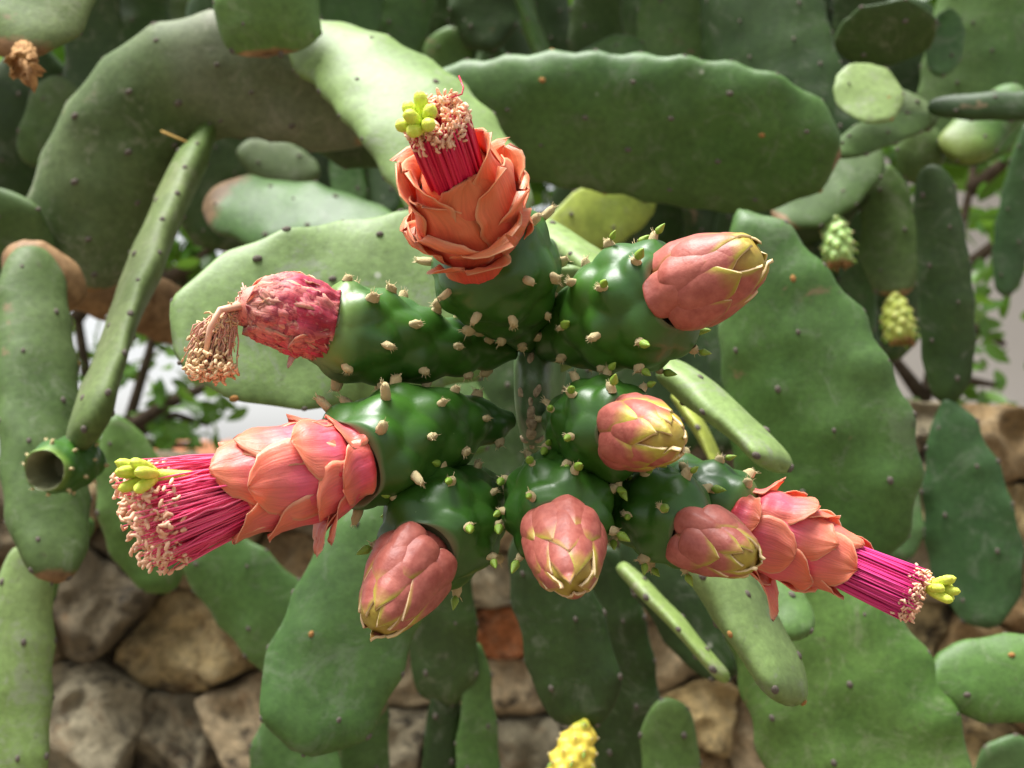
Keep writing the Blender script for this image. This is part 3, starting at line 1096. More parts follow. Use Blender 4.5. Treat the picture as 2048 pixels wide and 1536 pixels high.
# ------------------------------------------------------------------ dry stone wall, stone by stone
WD = 1.22                                            # distance of the wall face
wall = empty('stone_wall', (0.2, WD + 0.15, 0.0))
tag(wall, 'rough dry stone wall of brown and tan rocks behind the hanging cactus pads', 'wall')

def clip_poly(poly, nx, ny, c):
    out = []
    for i in range(len(poly)):
        a, b = poly[i], poly[(i + 1) % len(poly)]
        da = nx * a[0] + ny * a[1] - c; db = nx * b[0] + ny * b[1] - c
        if da <= 0: out.append(a)
        if (da < 0 < db) or (db < 0 < da):
            k = da / (da - db)
            out.append((a[0] + (b[0] - a[0]) * k, a[1] + (b[1] - a[1]) * k))
    return out

# seeds in picture pixels: x, y, tint (r,g,b)
TAN, DK, BRN, PINK, OCH, GRY = (1.4, 1.33, 1.2), (.75, .72, .68), (1.25, 1.02, .75), (1.8, 1.62, 1.4), (1.6, 1.42, 1.0), (1.2, 1.22, 1.18)
SEEDS = [(175, 1180, DK), (395, 1285, OCH), (180, 1450, GRY), (395, 1475, GRY), (492, 1440, PINK), (300, 1060, DK), (60, 1190, TAN), (40, 1040, DK),
         (560, 1120, BRN), (450, 1075, BRN), (690, 1330, PINK), (800, 1330, TAN), (800, 1480, GRY), (860, 1140, TAN),
         (1000, 1360, PINK), (960, 1160, TAN), (990, 1262, (1.7, .8, .5)), (1030, 1500, GRY), (900, 1500, DK), (1200, 1180, BRN), (1230, 1480, DK),
         (1330, 1300, PINK), (1400, 1420, OCH), (1330, 1520, BRN), (1520, 1440, PINK), (1430, 1080, DK),
         (1560, 1330, DK), (1620, 1180, BRN), (1430, 920, DK), (1560, 900, BRN), (1640, 1020, TAN),
         (1790, 1270, OCH), (1720, 1180, BRN), (1800, 1130, TAN), (1790, 1370, DK), (1940, 1310, BRN), (2010, 1040, OCH), (1975, 900, BRN), (1800, 870, GRY), (1880, 920, DK),
         (1830, 1010, OCH), (2040, 1180, BRN), (1960, 1480, OCH), (2060, 1400, BRN), (1730, 960, DK), (1720, 1480, DK), (1650, 860, BRN),
         (1180, 1010, DK), (1050, 1040, BRN), (900, 1000, DK), (740, 1020, BRN), (600, 1000, DK), (520, 960, BRN), (380, 960, DK), (200, 980, BRN), (1300, 950, BRN), (1180, 900, DK), (1020, 920, BRN), (860, 910, DK), (1320, 860, DK)]
rs = random.Random(5)
for x in range(-350, 2500, 170):
    for y in range(1640, 2200, 120):
        SEEDS.append((x + rs.uniform(-50, 50), y + rs.uniform(-35, 35), rs.choice([TAN, DK, BRN, GRY])))
for x in list(range(-400, -20, 150)) + list(range(2180, 2500, 150)):
    for y in range(900, 1600, 120):
        SEEDS.append((x + rs.uniform(-45, 45), y + rs.uniform(-30, 30), rs.choice([TAN, DK, BRN, OCH])))

def wall_top(px):      # picture height of the wall's top edge
    return 806 + smoothstep(1500, 300, px) * 100 if px < 1500 else 806 + 4 * math.sin(px * .02)

for si, (sx, sy, tint) in enumerate(SEEDS):
    ny_ = 1.35           # stones are wider than tall
    poly = [(sx - 260, sy - 260), (sx + 260, sy - 260), (sx + 260, sy + 260), (sx - 260, sy + 260)]
    poly = [(x, y) for x, y in poly]
    for k, (ox, oy, _) in enumerate(SEEDS):
        if k == si: continue
        dx, dy = ox - sx, (oy - sy) * ny_
        if dx * dx + dy * dy > 560 ** 2: continue
        mx, my = (ox + sx) / 2, (oy + sy) / 2
        nx, ny = dx, dy * ny_
        poly = clip_poly(poly, nx, ny, nx * mx + ny * my)
        if len(poly) < 3: break
    if len(poly) < 3: continue
    wt = wall_top(sx)
    poly = clip_poly(poly, 0, -1, -wt)
    if len(poly) < 3: continue
    cx = sum(p[0] for p in poly) / len(poly); cy = sum(p[1] for p in poly) / len(poly)
    rr = random.Random(si)
    # outline: shrink, round the corners, roughen
    def radius(an):
        d = (math.cos(an), math.sin(an)); best = 1e9
        for i in range(len(poly)):
            a, b = poly[i], poly[(i + 1) % len(poly)]
            ex, ey = b[0] - a[0], b[1] - a[1]
            den = d[0] * ey - d[1] * ex
            if abs(den) < 1e-9: continue
            tt = ((a[0] - cx) * ey - (a[1] - cy) * ex) / den
            if tt > 0: best = min(best, tt)
        return best
    na, nr = 44, 13
    rads = np.array([radius(2 * math.pi * j / na) for j in range(na)])
    jag = np.array([noise.noise(Vector((math.cos(6.283 * j / na) * 2.2, math.sin(6.283 * j / na) * 2.2, si * 3.1))) for j in range(na)])
    rads = np.minimum(rads, rads.mean() * 1.9)
    rads = np.maximum(rads * (1 + .13 * jag) - 1.2, 4)
    depth = 0.014 + 0.02 * rr.random()
    # each stone face is a few broken planes
    planes = [(rr.uniform(-.28, .28), rr.uniform(-.5, .05), 0.0)]
    for _ in range(4):
        an = rr.uniform(0, 6.28); sl_ = rr.uniform(.4, 1.0)
        planes.append((math.cos(an) * sl_, math.sin(an) * sl_, rr.uniform(.35, .75)))
    scale_m = WD / FPX; rmean = float(rads.mean()) * scale_m
    V = []
    sv = Vector((si * 1.7, 2.0, 3.0))
    for i in range(nr):
        q = i / (nr - 1)
        rq = q / .8 * .97 if q < .8 else .97 + .03 * math.sin((q - .8) / .2 * math.pi / 2)
        edge = 0.0 if q < .8 else (1 - math.cos((q - .8) / .2 * math.pi / 2))
        for j in range(na):
            an = 2 * math.pi * j / na
            rad = rads[j] * max(rq, .01)
            px, py = cx + math.cos(an) * rad, cy + math.sin(an) * rad
            lx, ly = (px - cx) * scale_m, -(py - cy) * scale_m
            hgt = min(planes[0][0] * lx + planes[0][1] * ly, *[(k2 * rmean - (ax_ * lx + ay_ * ly)) * .8 for ax_, ay_, k2 in planes[1:]])
            p = P(px, py, WD)
            p.y = WD - max(.004, depth + hgt * 1.1) * (1 - edge) + .02 * edge
            n1 = noise.noise(p * 14 + sv); n2 = noise.noise(p * 45 + sv); n3 = abs(noise.noise(p * 26 - sv))
            k3 = min(1, (1 - q) * 5 + .2)
            p += Vector((n2 * .0025, -(n1 * .014 + n2 * .006 - n3 * .018) * k3, noise.noise(p * 40 - sv) * .0025))
            V.append(p)
    F = grid_faces(nr, na, True, 0, True)
    F.append(tuple(range(na)))
    o = mesh_obj('stone', V, F, M['stone'], wall, origin=P(cx, cy, WD))
    a = o.data.color_attributes.new('tint', 'FLOAT_COLOR', 'POINT')
    a.data.foreach_set('color', list(tint + (1.0,)) * len(o.data.vertices))
# the dark earth and mortar the stones sit in
V = []
xs = [-420 + 60 * i for i in range(50)]
for x in xs: V.append(P(x, wall_top(x) + 10, WD) + Vector((0, .012, 0)))
for x in xs: p = P(x, 0, WD); V.append(Vector((p.x, WD + .012, 0.0)))
for x in xs: V.append(P(x, wall_top(x) + 10, WD) + Vector((0, .3, 0)))
for x in xs: p = P(x, 0, WD); V.append(Vector((p.x, WD + .3, 0.0)))
n = len(xs)
F = []
for i in range(n - 1):
    F += [(i, i + 1, n + i + 1, n + i), (2 * n + i, 3 * n + i, 3 * n + i + 1, 2 * n + i + 1), (i, 2 * n + i, 2 * n + i + 1, i + 1)]
F += [(0, n, 3 * n, 2 * n), (n - 1, 3 * n - 1, 4 * n - 1, 2 * n - 1)]
mesh_obj('mortar', V, F, M['mortar'], wall, smooth=False)


# ------------------------------------------------------------------ house behind the wall on the right, low building far left
def box(V, F, x0, x1, y0, y1, z0, z1):
    o = len(V)
    V += [(x0, y0, z0), (x1, y0, z0), (x1, y1, z0), (x0, y1, z0), (x0, y0, z1), (x1, y0, z1), (x1, y1, z1), (x0, y1, z1)]
    F += [tuple(o + k for k in f) for f in ((0, 3, 2, 1), (4, 5, 6, 7), (0, 1, 5, 4), (1, 2, 6, 5), (2, 3, 7, 6), (3, 0, 4, 7))]
hd = 3.4
hx0 = P(1690, 0, hd).x
house = empty('house', (hx0 + 2.0, hd + 1.5, 0))
tag(house, 'pale plastered house wall showing beyond the stone wall', 'house')
V, F = [], []
box(V, F, hx0, hx0 + 4.0, hd, hd + 3.0, 0, 3.0)
mesh_obj('wall', V, F, M['plaster'], house, smooth=False)
V, F = [], []
box(V, F, hx0 - .25, hx0 + 4.25, hd - .3, hd + 3.3, 3.0, 3.15)
mesh_obj('roof', V, F, M['roof_tile'], house, smooth=False)

ld = 5.5
lx0, lx1 = P(250, 0, ld).x, P(640, 0, ld).x
shed = empty('outbuilding', ((lx0 + lx1) / 2, ld + 1, 0))
tag(shed, 'low grey outbuilding with a tiled roof edge seen above the pink flower', 'building')
zt = P(0, 900, ld).z
V, F = [], []
box(V, F, lx0, lx1, ld, ld + 2, 0, zt - .06)
mesh_obj('wall', V, F, M['concrete'], shed, smooth=False)
V, F = [], []
n = 16
for i in range(n * 4 + 1):
    x = lx0 - .1 + (lx1 - lx0 + .2) * i / (n * 4)
    hgt = .022 * abs(math.sin(i * math.pi / 4))
    V += [(x, ld - .15, zt - .06 + hgt), (x, ld + 1.2, zt + .03 + hgt), (x, ld - .15, zt - .1 + hgt), (x, ld + 1.2, zt - .01 + hgt)]
for i in range(n * 4):
    a = i * 4
    F += [(a, a + 4, a + 5, a + 1), (a + 2, a + 3, a + 7, a + 6), (a, a + 2, a + 6, a + 4), (a + 1, a + 5, a + 7, a + 3)]
mesh_obj('roof', V, F, M['roof_tile'], shed, smooth=False)
# ------------------------------------------------------------------ the cactus behind: branches of jointed pads
# ---- thick old arm at the upper left
b = branch('thick old grey-green cactus arm bent like an elbow with corky joints', (120, 600, .74))
pad(b, 'limb', (150, 570, .73), (750, 205, .71), 238, .6, 0, prof='tube', cork=.014, tipcork=.016, asize=.004, nr=80, nc=56,
    path=[(150, 575, .73), (172, 450, .725), (232, 300, .72), (325, 190, .715), (455, 152, .71), (600, 165, .71), (760, 205, .72)])
pad(b, 'gray', (10, 500, .66), (160, 600, .67), 105, .8, 0, prof='ell', cork=.5, areole='none', name='corky_joint')
pad(b, 'mid', (528, -170, .66), (535, 116, .655), 190, .6, 0, prof='strap', tipcork=.006)
b = branch('short grey cactus stub beside the corky joint of the elbow arm', (-90, 520, .72))
pad(b, 'gray', (-90, 530, .72), (85, 440, .70), 190, .5, 0, prof='obo')
b = branch('brown woody cactus trunk slanting below the elbow arm', (40, 470, .80))
pad(b, 'gray', (20, 500, .80), (400, 650, .92), 120, .8, 0, prof='tube', cork=.6, areole='none')
# ---- narrow edge-on pad slanting down on the left
b = branch('narrow edge-on cactus pad slanting down from the elbow arm', (405, 275, .62))
pad(b, 'gray', (412, 264, .725), (165, 885, .545), 150, .46, 84, -14, prof='tube')
# ---- hanging pad at the left with the cut fruit
bl = branch('long hanging pale cactus pad that carries a hollow green fruit', (70, 560, .63))
PL = pad(bl, 'gray', (62, 500, .66), (112, 1160, .585), 158, .5, 15, -6, prof='strap', areole='each', tipcork=.008)
b = branch('cactus pad with a bright edge below the hollow fruit', (60, 1080, .60))
pad(b, 'pale', (55, 1090, .62), (10, 1700, .6), 150, .45, 35, prof='strap')
b = branch('dim cactus pad tucked behind the hollow fruit pad', (190, 830, .8))
pad(b, 'mid', (225, 830, .8), (330, 1180, .8), 150, .3, 0, prof='obo')
b = branch('thin green cactus shoot under the hanging pale pad', (180, 1130, .72))
pad(b, 'mid', (185, 1040, .74), (60, 1260, .74), 70, .4, 0, -30, prof='strap')
# ---- top left
b = branch('grey weathered cactus pad with a withered brown blossom at the upper corner', (60, -150, .6))
pad(b, 'gray', (120, -190, .62), (30, 110, .58), 250, .3, -25, prof='ell', tipcork=.012)
bc = b
b = branch('tall dull green cactus pads standing behind the elbow arm', (190, -90, .95))
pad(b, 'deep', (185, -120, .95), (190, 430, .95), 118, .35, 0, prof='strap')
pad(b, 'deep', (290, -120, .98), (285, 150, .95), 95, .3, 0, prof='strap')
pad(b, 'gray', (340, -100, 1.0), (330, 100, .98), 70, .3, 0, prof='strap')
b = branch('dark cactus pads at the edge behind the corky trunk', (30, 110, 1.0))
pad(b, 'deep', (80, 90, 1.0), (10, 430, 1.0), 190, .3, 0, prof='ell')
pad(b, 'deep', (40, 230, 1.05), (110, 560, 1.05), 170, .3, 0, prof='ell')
# ---- pad behind the elbow, running right
b = branch('cactus pad with a brown scarred joint running behind the large pale pad', (430, 420, .85))
pad(b, 'mid', (420, 395, .86), (800, 520, .8), 205, .28, 38, 10, prof='strap', cork=.035)
pad(b, 'gray', (640, 350, 1.0), (480, 300, 1.0), 90, .3, 30, prof='ell')
# ---- saddle shaped pad top middle
b = branch('cactus pad with a broad pale upper rim curving down behind the orange blossom', (615, 90, .70))
pad(b, 'pale', (590, 70, .69), (985, 480, .60), 240, .36, 30, 62, prof='strap')
b = branch('dark flat cactus pad shaded under the pale rimmed pad', (620, 250, .78))
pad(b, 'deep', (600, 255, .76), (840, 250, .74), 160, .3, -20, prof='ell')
# ---- the long horizontal pad
b = branch('long horizontal cactus pad with a knobbly bright upper edge', (830, 250, .74))
pad(b, 'mid', (800, 235, .745), (1672, 315, .70), 275, .34, -16, 20, prof='strap', areole='each', tipcork=.004, mound=.0016)
# ---- the large pale pad behind the flowers
bp = branch('large pale green cactus pad facing the sky behind the left blossoms', (1050, 590, .52))
pad(bp, 'pale', (1085, 545, .55), (352, 690, .50), 395, .13, 22, 6, prof='ell', areole='each')
# ---- stubs between the top blossom and the upper right bud
b = branch('pale edge-on cactus stub between the orange blossom and the upper bud', (1090, 470, .55))
pad(b, 'pale', (1080, 455, .56), (1260, 590, .5), 130, .5, 78, prof='strap')
b = branch('yellowing cactus pad under the long horizontal pad', (1100, 420, .85))
pad(b, 'yellowish', (1310, 380, .86), (1105, 475, .82), 120, .2, 0, prof='ell')
# ---- right: the big pads
b = branch('broad cactus pad with a bright wavy edge beside the upper bud', (1480, 400, .62))
pad(b, 'mid', (1478, 420, .62), (1690, 1150, .60), 335, .28, -10, 26, prof='lance', areole='each', mound=.0016)
b = branch('wide cactus pad with a short pad growing from its side under the right blossom', (1540, 1080, .60))
pad(b, 'mid', (1530, 1090, .61), (1800, 1690, .58), 370, .28, -6, 8, prof='strap', areole='each', mound=.0016)
pad(b, 'mid', (1848, 1365, .585), (2200, 1350, .58), 165, .35, 8, prof='ell', cork=.003, areole='each')
b = branch('finger-like edge-on cactus pad pointing down between the two right buds', (1330, 740, .5))
pad(b, 'pale', (1330, 735, .50), (1562, 935, .47), 150, .46, 80, 8, prof='tube', areole='each')
b = branch('thick pale cactus pad end hanging below the right hand double bud', (1290, 960, .49))
pad(b, 'pale', (1290, 965, .50), (1585, 1405, .46), 200, .5, 72, 22, prof='tube', areole='each')
b = branch('blunt cactus pad tip peeping under the right blossom petals', (1460, 1100, .55))
pad(b, 'mid', (1440, 1090, .56), (1610, 1268, .53), 110, .5, 30, prof='strap')
b = branch('thin edge-on cactus pad beside the pale pad end', (1290, 1190, .58))
pad(b, 'pale', (1240, 1130, .6), (1450, 1360, .56), 90, .36, 82, 6, prof='strap')
b = branch('slender yellow-green cactus blade under the right bud', (1340, 790, .6))
pad(b, 'yellowish', (1350, 790, .62), (1450, 970, .6), 120, .22, 84, 10, prof='strap')
b = branch('shaded cactus pad between the blunt finger pads', (1250, 1060, .66))
pad(b, 'deep', (1270, 1040, .68), (1480, 1340, .66), 170, .2, 0, prof='strap')
# ---- right edge
b = branch('long dark cactus pads hanging end to end in front of the plaster wall', (1870, 330, .80))
pad(b, 'deep', (1860, 330, .80), (1895, 805, .80), 105, .35, -10, 12, prof='strap')
pad(b, 'cyan', (1893, 795, .80), (1975, 1250, .78), 178, .16, -8, 0, prof='lance', areole='joined')
b = branch('dark narrow cactus pad hanging beside the bright wavy edge pad', (1740, 760, .78))
pad(b, 'cyan', (1735, 760, .80), (1800, 1118, .78), 105, .25, 15, 8, prof='strap')
b = branch('wide shadowy cactus pads behind the hanging lime fruits', (1640, 300, .95))
pad(b, 'deep', (1640, 330, .95), (1665, 870, .93), 185, .25, 0, prof='strap')
pad(b, 'deep', (1760, 330, .98), (1775, 720, .97), 130, .25, 0, prof='strap')
bf = branch('grey-green cactus pads from which two lime fruits hang', (1740, 330, .86))
pad(bf, 'gray', (1760, 300, .86), (1560, 445, .84), 130, .22, -30, prof='ell', tipcork=.01)
pad(bf, 'gray', (1775, 330, .87), (1795, 590, .86), 118, .22, 10, -6, prof='lance', tipcork=.008)
b = branch('cluster of small rounded cactus pads with rusty dots at the upper right', (1880, 260, .80))
pad(b, 'pale', (1700, 130, .78), (1770, 240, .765), 128, .14, 32, prof='ell', areole='each', asize=.0024)
pad(b, 'gray', (1860, 235, .80), (1672, 310, .77), 78, .3, 40, -10, prof='ell', areole='joined')
pad(b, 'gray', (1720, 190, .81), (1870, 240, .81), 90, .3, 40, prof='ell')
pad(b, 'deep', (1668, 85, .80), (1868, 55, .79), 128, .18, -25, prof='ell')
pad(b, 'deep', (1855, 215, .80), (2120, 210, .78), 55, .5, 20, prof='strap')
pad(b, 'mid', (2040, 180, .84), (1905, 315, .82), 105, .6, 20, prof='strap', yellow=.25)
pad(b, 'gray', (1880, 320, .84), (1800, 290, .83), 120, .5, 20, prof='ell')
b = branch('big smooth dark green cactus pad rising behind the end of the horizontal pad', (1500, -180, .92))
pad(b, 'deep', (1490, -190, .92), (1640, 480, .88), 275, .4, -15, -20, prof='strap')
b = branch('large cactus pads in the upper corner above the plaster wall', (1980, -160, 1.0))
pad(b, 'mid', (2010, -160, 1.0), (1920, 330, .98), 215, .2, 10, prof='strap')
pad(b, 'cyan', (1900, 20, .95), (1880, 150, .93), 70, .3, 0, prof='ell')
pad(b, 'cyan', (2050, 250, 1.05), (2010, 590, 1.05), 62, .25, 0, prof='lance')
# ---- top middle
b = branch('upright cactus pads lined up above the horizontal pad', (1360, -140, .98))
pad(b, 'mid', (1360, -160, .98), (1358, 235, .97), 165, .22, 0, prof='strap')
pad(b, 'gray', (1195, -110, 1.02), (1195, 165, 1.0), 110, .2, 10, prof='lance')
pad(b, 'mid', (1135, 160, .96), (1285, 95, .95), 92, .3, 25, prof='ell')
b = branch('stalk-like cactus shoot standing above the horizontal pad', (1110, 160, .95))
pad(b, 'mid', (1112, 165, .95), (1040, -40, .96), 150, .24, 84, -8, prof='strap')
b = branch('rounded mottled cactus pads high above the orange blossom', (960, -120, 1.05))
pad(b, 'deep', (960, -130, 1.05), (975, 100, 1.04), 135, .25, 0, prof='ell')
pad(b, 'mid', (980, 85, 1.05), (1030, 190, 1.04), 42, .5, 0, prof='strap')
pad(b, 'mid', (860, 220, 1.06), (915, 60, 1.05), 95, .3, 10, prof='lance')
b = branch('leaning green cactus pads above the pale rimmed pad', (740, -120, .98))
pad(b, 'mid', (700, -120, .95), (705, 95, .93), 125, .3, 0, prof='ell')
pad(b, 'mid', (860, -110, 1.0), (765, 160, .98), 105, .3, 0, prof='strap')
pad(b, 'deep', (900, -60, 1.1), (830, 190, 1.1), 95, .3, 0, prof='strap')
# ---- below: hanging pads over the stone wall
b = branch('large hanging grey-green cactus pad under the lower left bud', (790, 980, .56))
pad(b, 'mid', (795, 985, .56), (585, 1490, .53), 258, .27, 8, 14, prof='strap', areole='each')
b = branch('smooth cactus pad sloping down under the pink stamens', (390, 1050, .75))
pad(b, 'mid', (375, 1060, .76), (680, 1400, .74), 170, .22, -14, 8, prof='strap')
b = branch('cactus pads hanging below the large grey-green pad', (620, 1400, .72))
pad(b, 'mid', (600, 1380, .72), (585, 1720, .70), 185, .2, 10, prof='strap')
pad(b, 'mid', (735, 1360, .74), (722, 1700, .74), 100, .3, 0, prof='strap')
b = branch('dark cactus pad with another pad below it behind the lower left bud', (880, 1090, .72))
pad(b, 'deep', (880, 1080, .72), (890, 1405, .72), 142, .26, -22, prof='strap')
pad(b, 'deep', (890, 1370, .72), (880, 1750, .72), 80, .3, 0, prof='strap')
b = branch('narrow pale cactus pad hanging against the pinkish stone', (960, 1280, .72))
pad(b, 'mid', (955, 1285, .72), (955, 1800, .70), 98, .25, 12, prof='lance')
by = branch('dark green cactus pad with a yellow fruit at its tip', (1080, 1060, .62))
pad(by, 'deep', (1060, 1050, .62), (1172, 1448, .61), 182, .26, -22, 6, prof='strap', areole='each')
b = branch('long shadowed cactus pad behind the yellow fruit pad', (1220, 1120, .72))
pad(b, 'deep', (1205, 1090, .72), (1275, 1640, .72), 150, .26, -22, 0, prof='strap')
b = branch('pale tipped cactus pad rising at the foot of the long shadowed pad', (1335, 1700, .66))
pad(b, 'mid', (1350, 1760, .66), (1335, 1400, .67), 115, .25, 12, prof='strap')
b = branch('cactus pad corner showing at the lower right over brown stones', (2050, 1600, .75))
pad(b, 'cyan', (2090, 1640, .75), (1985, 1490, .75), 150, .2, 0, prof='ell')

# ---- deep dark pads that fill the thicket
rf = random.Random(21)
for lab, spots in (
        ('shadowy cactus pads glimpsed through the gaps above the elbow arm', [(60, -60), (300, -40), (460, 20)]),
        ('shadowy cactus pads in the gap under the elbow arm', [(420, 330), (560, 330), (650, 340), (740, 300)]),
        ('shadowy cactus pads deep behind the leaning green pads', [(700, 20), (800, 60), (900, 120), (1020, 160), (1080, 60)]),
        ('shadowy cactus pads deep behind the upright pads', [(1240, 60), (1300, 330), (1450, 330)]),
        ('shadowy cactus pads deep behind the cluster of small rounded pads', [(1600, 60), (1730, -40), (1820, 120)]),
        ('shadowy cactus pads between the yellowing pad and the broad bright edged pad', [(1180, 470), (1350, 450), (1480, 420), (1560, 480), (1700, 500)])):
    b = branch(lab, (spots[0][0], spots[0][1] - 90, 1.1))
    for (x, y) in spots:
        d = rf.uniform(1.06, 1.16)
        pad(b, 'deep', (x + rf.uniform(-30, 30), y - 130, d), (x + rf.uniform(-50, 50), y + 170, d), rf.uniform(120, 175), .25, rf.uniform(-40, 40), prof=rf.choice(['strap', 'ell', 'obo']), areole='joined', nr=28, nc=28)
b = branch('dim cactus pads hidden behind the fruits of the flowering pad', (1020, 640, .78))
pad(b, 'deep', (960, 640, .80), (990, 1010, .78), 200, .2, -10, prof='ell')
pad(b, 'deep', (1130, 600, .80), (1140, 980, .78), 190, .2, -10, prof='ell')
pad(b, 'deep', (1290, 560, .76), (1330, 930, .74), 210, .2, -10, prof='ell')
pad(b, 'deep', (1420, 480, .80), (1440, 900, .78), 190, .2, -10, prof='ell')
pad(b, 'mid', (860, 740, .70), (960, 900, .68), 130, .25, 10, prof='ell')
b = branch('small pale young cactus pad between the orange blossom and the upper right bud', (1115, 720, .47))
pad(b, 'pale', (1110, 740, .48), (1132, 535, .445), 112, .3, 0, 6, prof='strap', areole='each', asize=.0022)

# ---- hanging fruits on those pads
def hang_fruit(parent, top, tip, rpx, mat, seed, n=34, label=None):
    e = empty('fruit', P(*top), parent)
    f = Fruit(top, tip, rpx, seed, prof=[(0, .35), (.15, .62), (.45, .95), (.7, 1), (.9, .92), (1, .78)])
    f.build(e, N=n, amp=.17, mat=mat, bowl=.08, wool=.0013, t0=.04, sig=.3, nu=56, nt=44, name='rind', leaves=.6, leaf_size=.0034)
    # dried end
    V, F, C = [], [], []
    rr = random.Random(seed)
    z = (f.T - f.B).normalized(); x, y, z = frame_from(z, Vector((0, -1, 0)))
    for k in range(16):
        a = 6.283 * k / 16
        p = f.T + (x * math.cos(a) + y * math.sin(a)) * f.Rm * .62 - z * .001
        tube(V, F, C, [p, p + (z + (x * math.cos(a) + y * math.sin(a)) * rr.uniform(-.2, .5)) * rr.uniform(.002, .005)], [.0013, .0004], 4)
    mesh_obj('dry_end', V, F, M['withered_brown'], e, C)
    if label: tag(e, label)
    return e
hang_fruit(bf, (1668, 425, .842), (1678, 525, .835), 30, 'fruit_pale', 51)
hang_fruit(bf, (1788, 588, .858), (1803, 682, .85), 31, 'fruit_lime', 52)
hang_fruit(by, (1172, 1440, .608), (1128, 1570, .595), 42, 'fruit_yellow', 53, label='ripe yellow fruit blotched with green')
# hollow fruit at the left
e = empty('fruit', P(165, 920, .565), bl); tag(e, 'dark green fruit with a hollow cup at its end')
f = Fruit((185, 915, .575), (88, 942, .535), 56, 61, prof=[(0, .5), (.15, .8), (.45, 1.0), (.75, .98), (1, .78)])
f.build(e, N=24, amp=.07, mat='ovary', bowl=.5, yellow=.6, wool=.0022, nu=64, nt=44, name='rind', bowlr=.74)
# withered blossom at the upper left corner
e = empty('withered_blossom', P(45, 100, .57), bc)
pr = Perianth(P(50, 98, .575), P(44, 142, .565), [(0, .0034), (.5, .004), (1, .0045)], Vector((0, -1, 0)), seed=4)
for k in range(9):
    pr.petal(e, 'withered_brown', k * 2.4, 0, pr.L * rng.uniform(.8, 1.15), .0042, delta=.0006, curl=.5, wave=.06, crumple=.0012, nu=12, nv=9)
# straw caught on the elbow
V, F, C = [], [], []
tube(V, F, C, [P(322, 262, .694), P(350, 274, .694), P(378, 286, .692)], [.0006] * 3, 5)
o = mesh_obj('straw', V, F, M['grassy']); tag(o, 'yellow dry straw lying across the elbow of the cactus arm', 'straw')

# ---- unseen big pads added above the view to cast shade on the thicket
b = branch('broad unseen cactus pads added overhead to shade the thicket', (1000, -700, 1.1))
rc = random.Random(3)
for row, (y0, d0) in enumerate([(-270, .93), (-330, 1.45)]):
    for k in range(9):
        x = -250 + k * 300 + rc.uniform(-60, 60) + 120 * (row % 2)
        y = y0 + rc.uniform(-50, 30); d = d0 + rc.uniform(-.04, .04)
        pad(b, 'mid', (x - 170, y - 40, d + .05), (x + 190, y + 30, d - .03), 330, .13, 66, prof='ell', areole='none', nr=24, nc=24)

b = branch('slim dark cactus pads crowded between the hanging lime fruits', (1700, 380, .92))
pad(b, 'deep', (1610, 420, .9), (1600, 640, .9), 75, .3, 0, prof='strap')
pad(b, 'cyan', (1720, 420, .9), (1712, 700, .9), 70, .3, 10, prof='strap')
b = branch('narrow grey cactus pad standing beside the dull green pads at the upper corner', (250, 260, .9))
pad(b, 'gray', (60, 330, .9), (130, 160, .9), 90, .3, 10, prof='strap')
b = branch('slim green cactus pads wedged under the pale rimmed pad', (690, 380, .9))
pad(b, 'mid', (690, 250, .92), (700, 430, .9), 70, .35, 10, prof='strap')
pad(b, 'deep', (760, 260, .92), (775, 430, .9), 60, .35, -10, prof='strap')
# ------------------------------------------------------------------ the flowering pad, seen on its edge
fb = empty('flowering_cactus_branch', P(1090, 560, .56))
tag(fb, 'edge-on cactus pad crowned with dark green fruits, pink blossoms and closed red buds', 'cactus')
fp = Pad((1110, 600, .58), (1063, 800, .398), 560, .125, 0, prof='ell', seed=91)
# width upright, face sideways
fp.A = (fp.T - fp.B).normalized()
fp.S = (Vector((0, 0, 1)) - fp.A * fp.A.z).normalized()
fp.N = fp.S.cross(fp.A)
fp.W = .034; fp.H = .0066
fp.build('pad', M['young'], fb, areole='none', mound=.0008, nr=60, nc=64)
fbvh = BVHTree.FromPolygons([Vector(v) for v in fp.verts], fp.faces)
def scar(px, py, lx, ly, rot=0, seed=0):
    o0 = Vector((0, 0, CZ)); d = (P(px, py, 1) - o0).normalized()
    hit, n, _, _ = fbvh.ray_cast(o0, d)
    if hit is None: return
    if n.dot(d) > 0: n = -n
    s = .398 / FPX
    r = random.Random(seed)
    up = Vector((math.sin(R(rot)), 0, math.cos(R(rot))))
    x, y, z = frame_from(n, up)
    V, C = [], []
    nr, na = 6, 18
    ph = [r.uniform(.75, 1.2) for _ in range(na)]
    for i in range(nr):
        q = i / (nr - 1)
        for j in range(na):
            a = 2 * math.pi * j / na
            k = (ph[j] + ph[(j + 1) % na] + ph[j - 1]) / 3
            p = hit + x * math.cos(a) * lx * s * q * k + y * math.sin(a) * ly * s * q * k
            h2, n2, _, _ = fbvh.find_nearest(p)
            V.append(h2 + n * (.0007 * math.sqrt(max(0, 1 - q * q)) + .0001 * r.random() - (.0003 if i == nr - 1 else 0)))
            C.append((0, 0, 0))
    F = grid_faces(nr, na)
    F.append(tuple(range(na))[::-1])
    mesh_obj('scar', V, F, M['scar'], fb, C)
for i, s in enumerate([(1061, 716, 13, 8, 10), (1041, 785, 12, 8, -12), (1074, 783, 15, 8, 22), (1060, 802, 13, 7, 0), (1062, 826, 18, 11, 0), (1064, 848, 17, 14, 0), (1062, 868, 16, 14, 0),
                       (1047, 879, 16, 8, 80), (1080, 879, 16, 8, 100), (1064, 893, 10, 6, 0)]):
    scar(*s[:4], rot=s[4], seed=i)
# small pale knob of the same pad above, seen behind the blossom's ovary
TOCAM = Vector((0, -1, 0))

def flower(name, label, at):
    e = empty(name, P(*at), fb)
    tag(e, label)
    return e

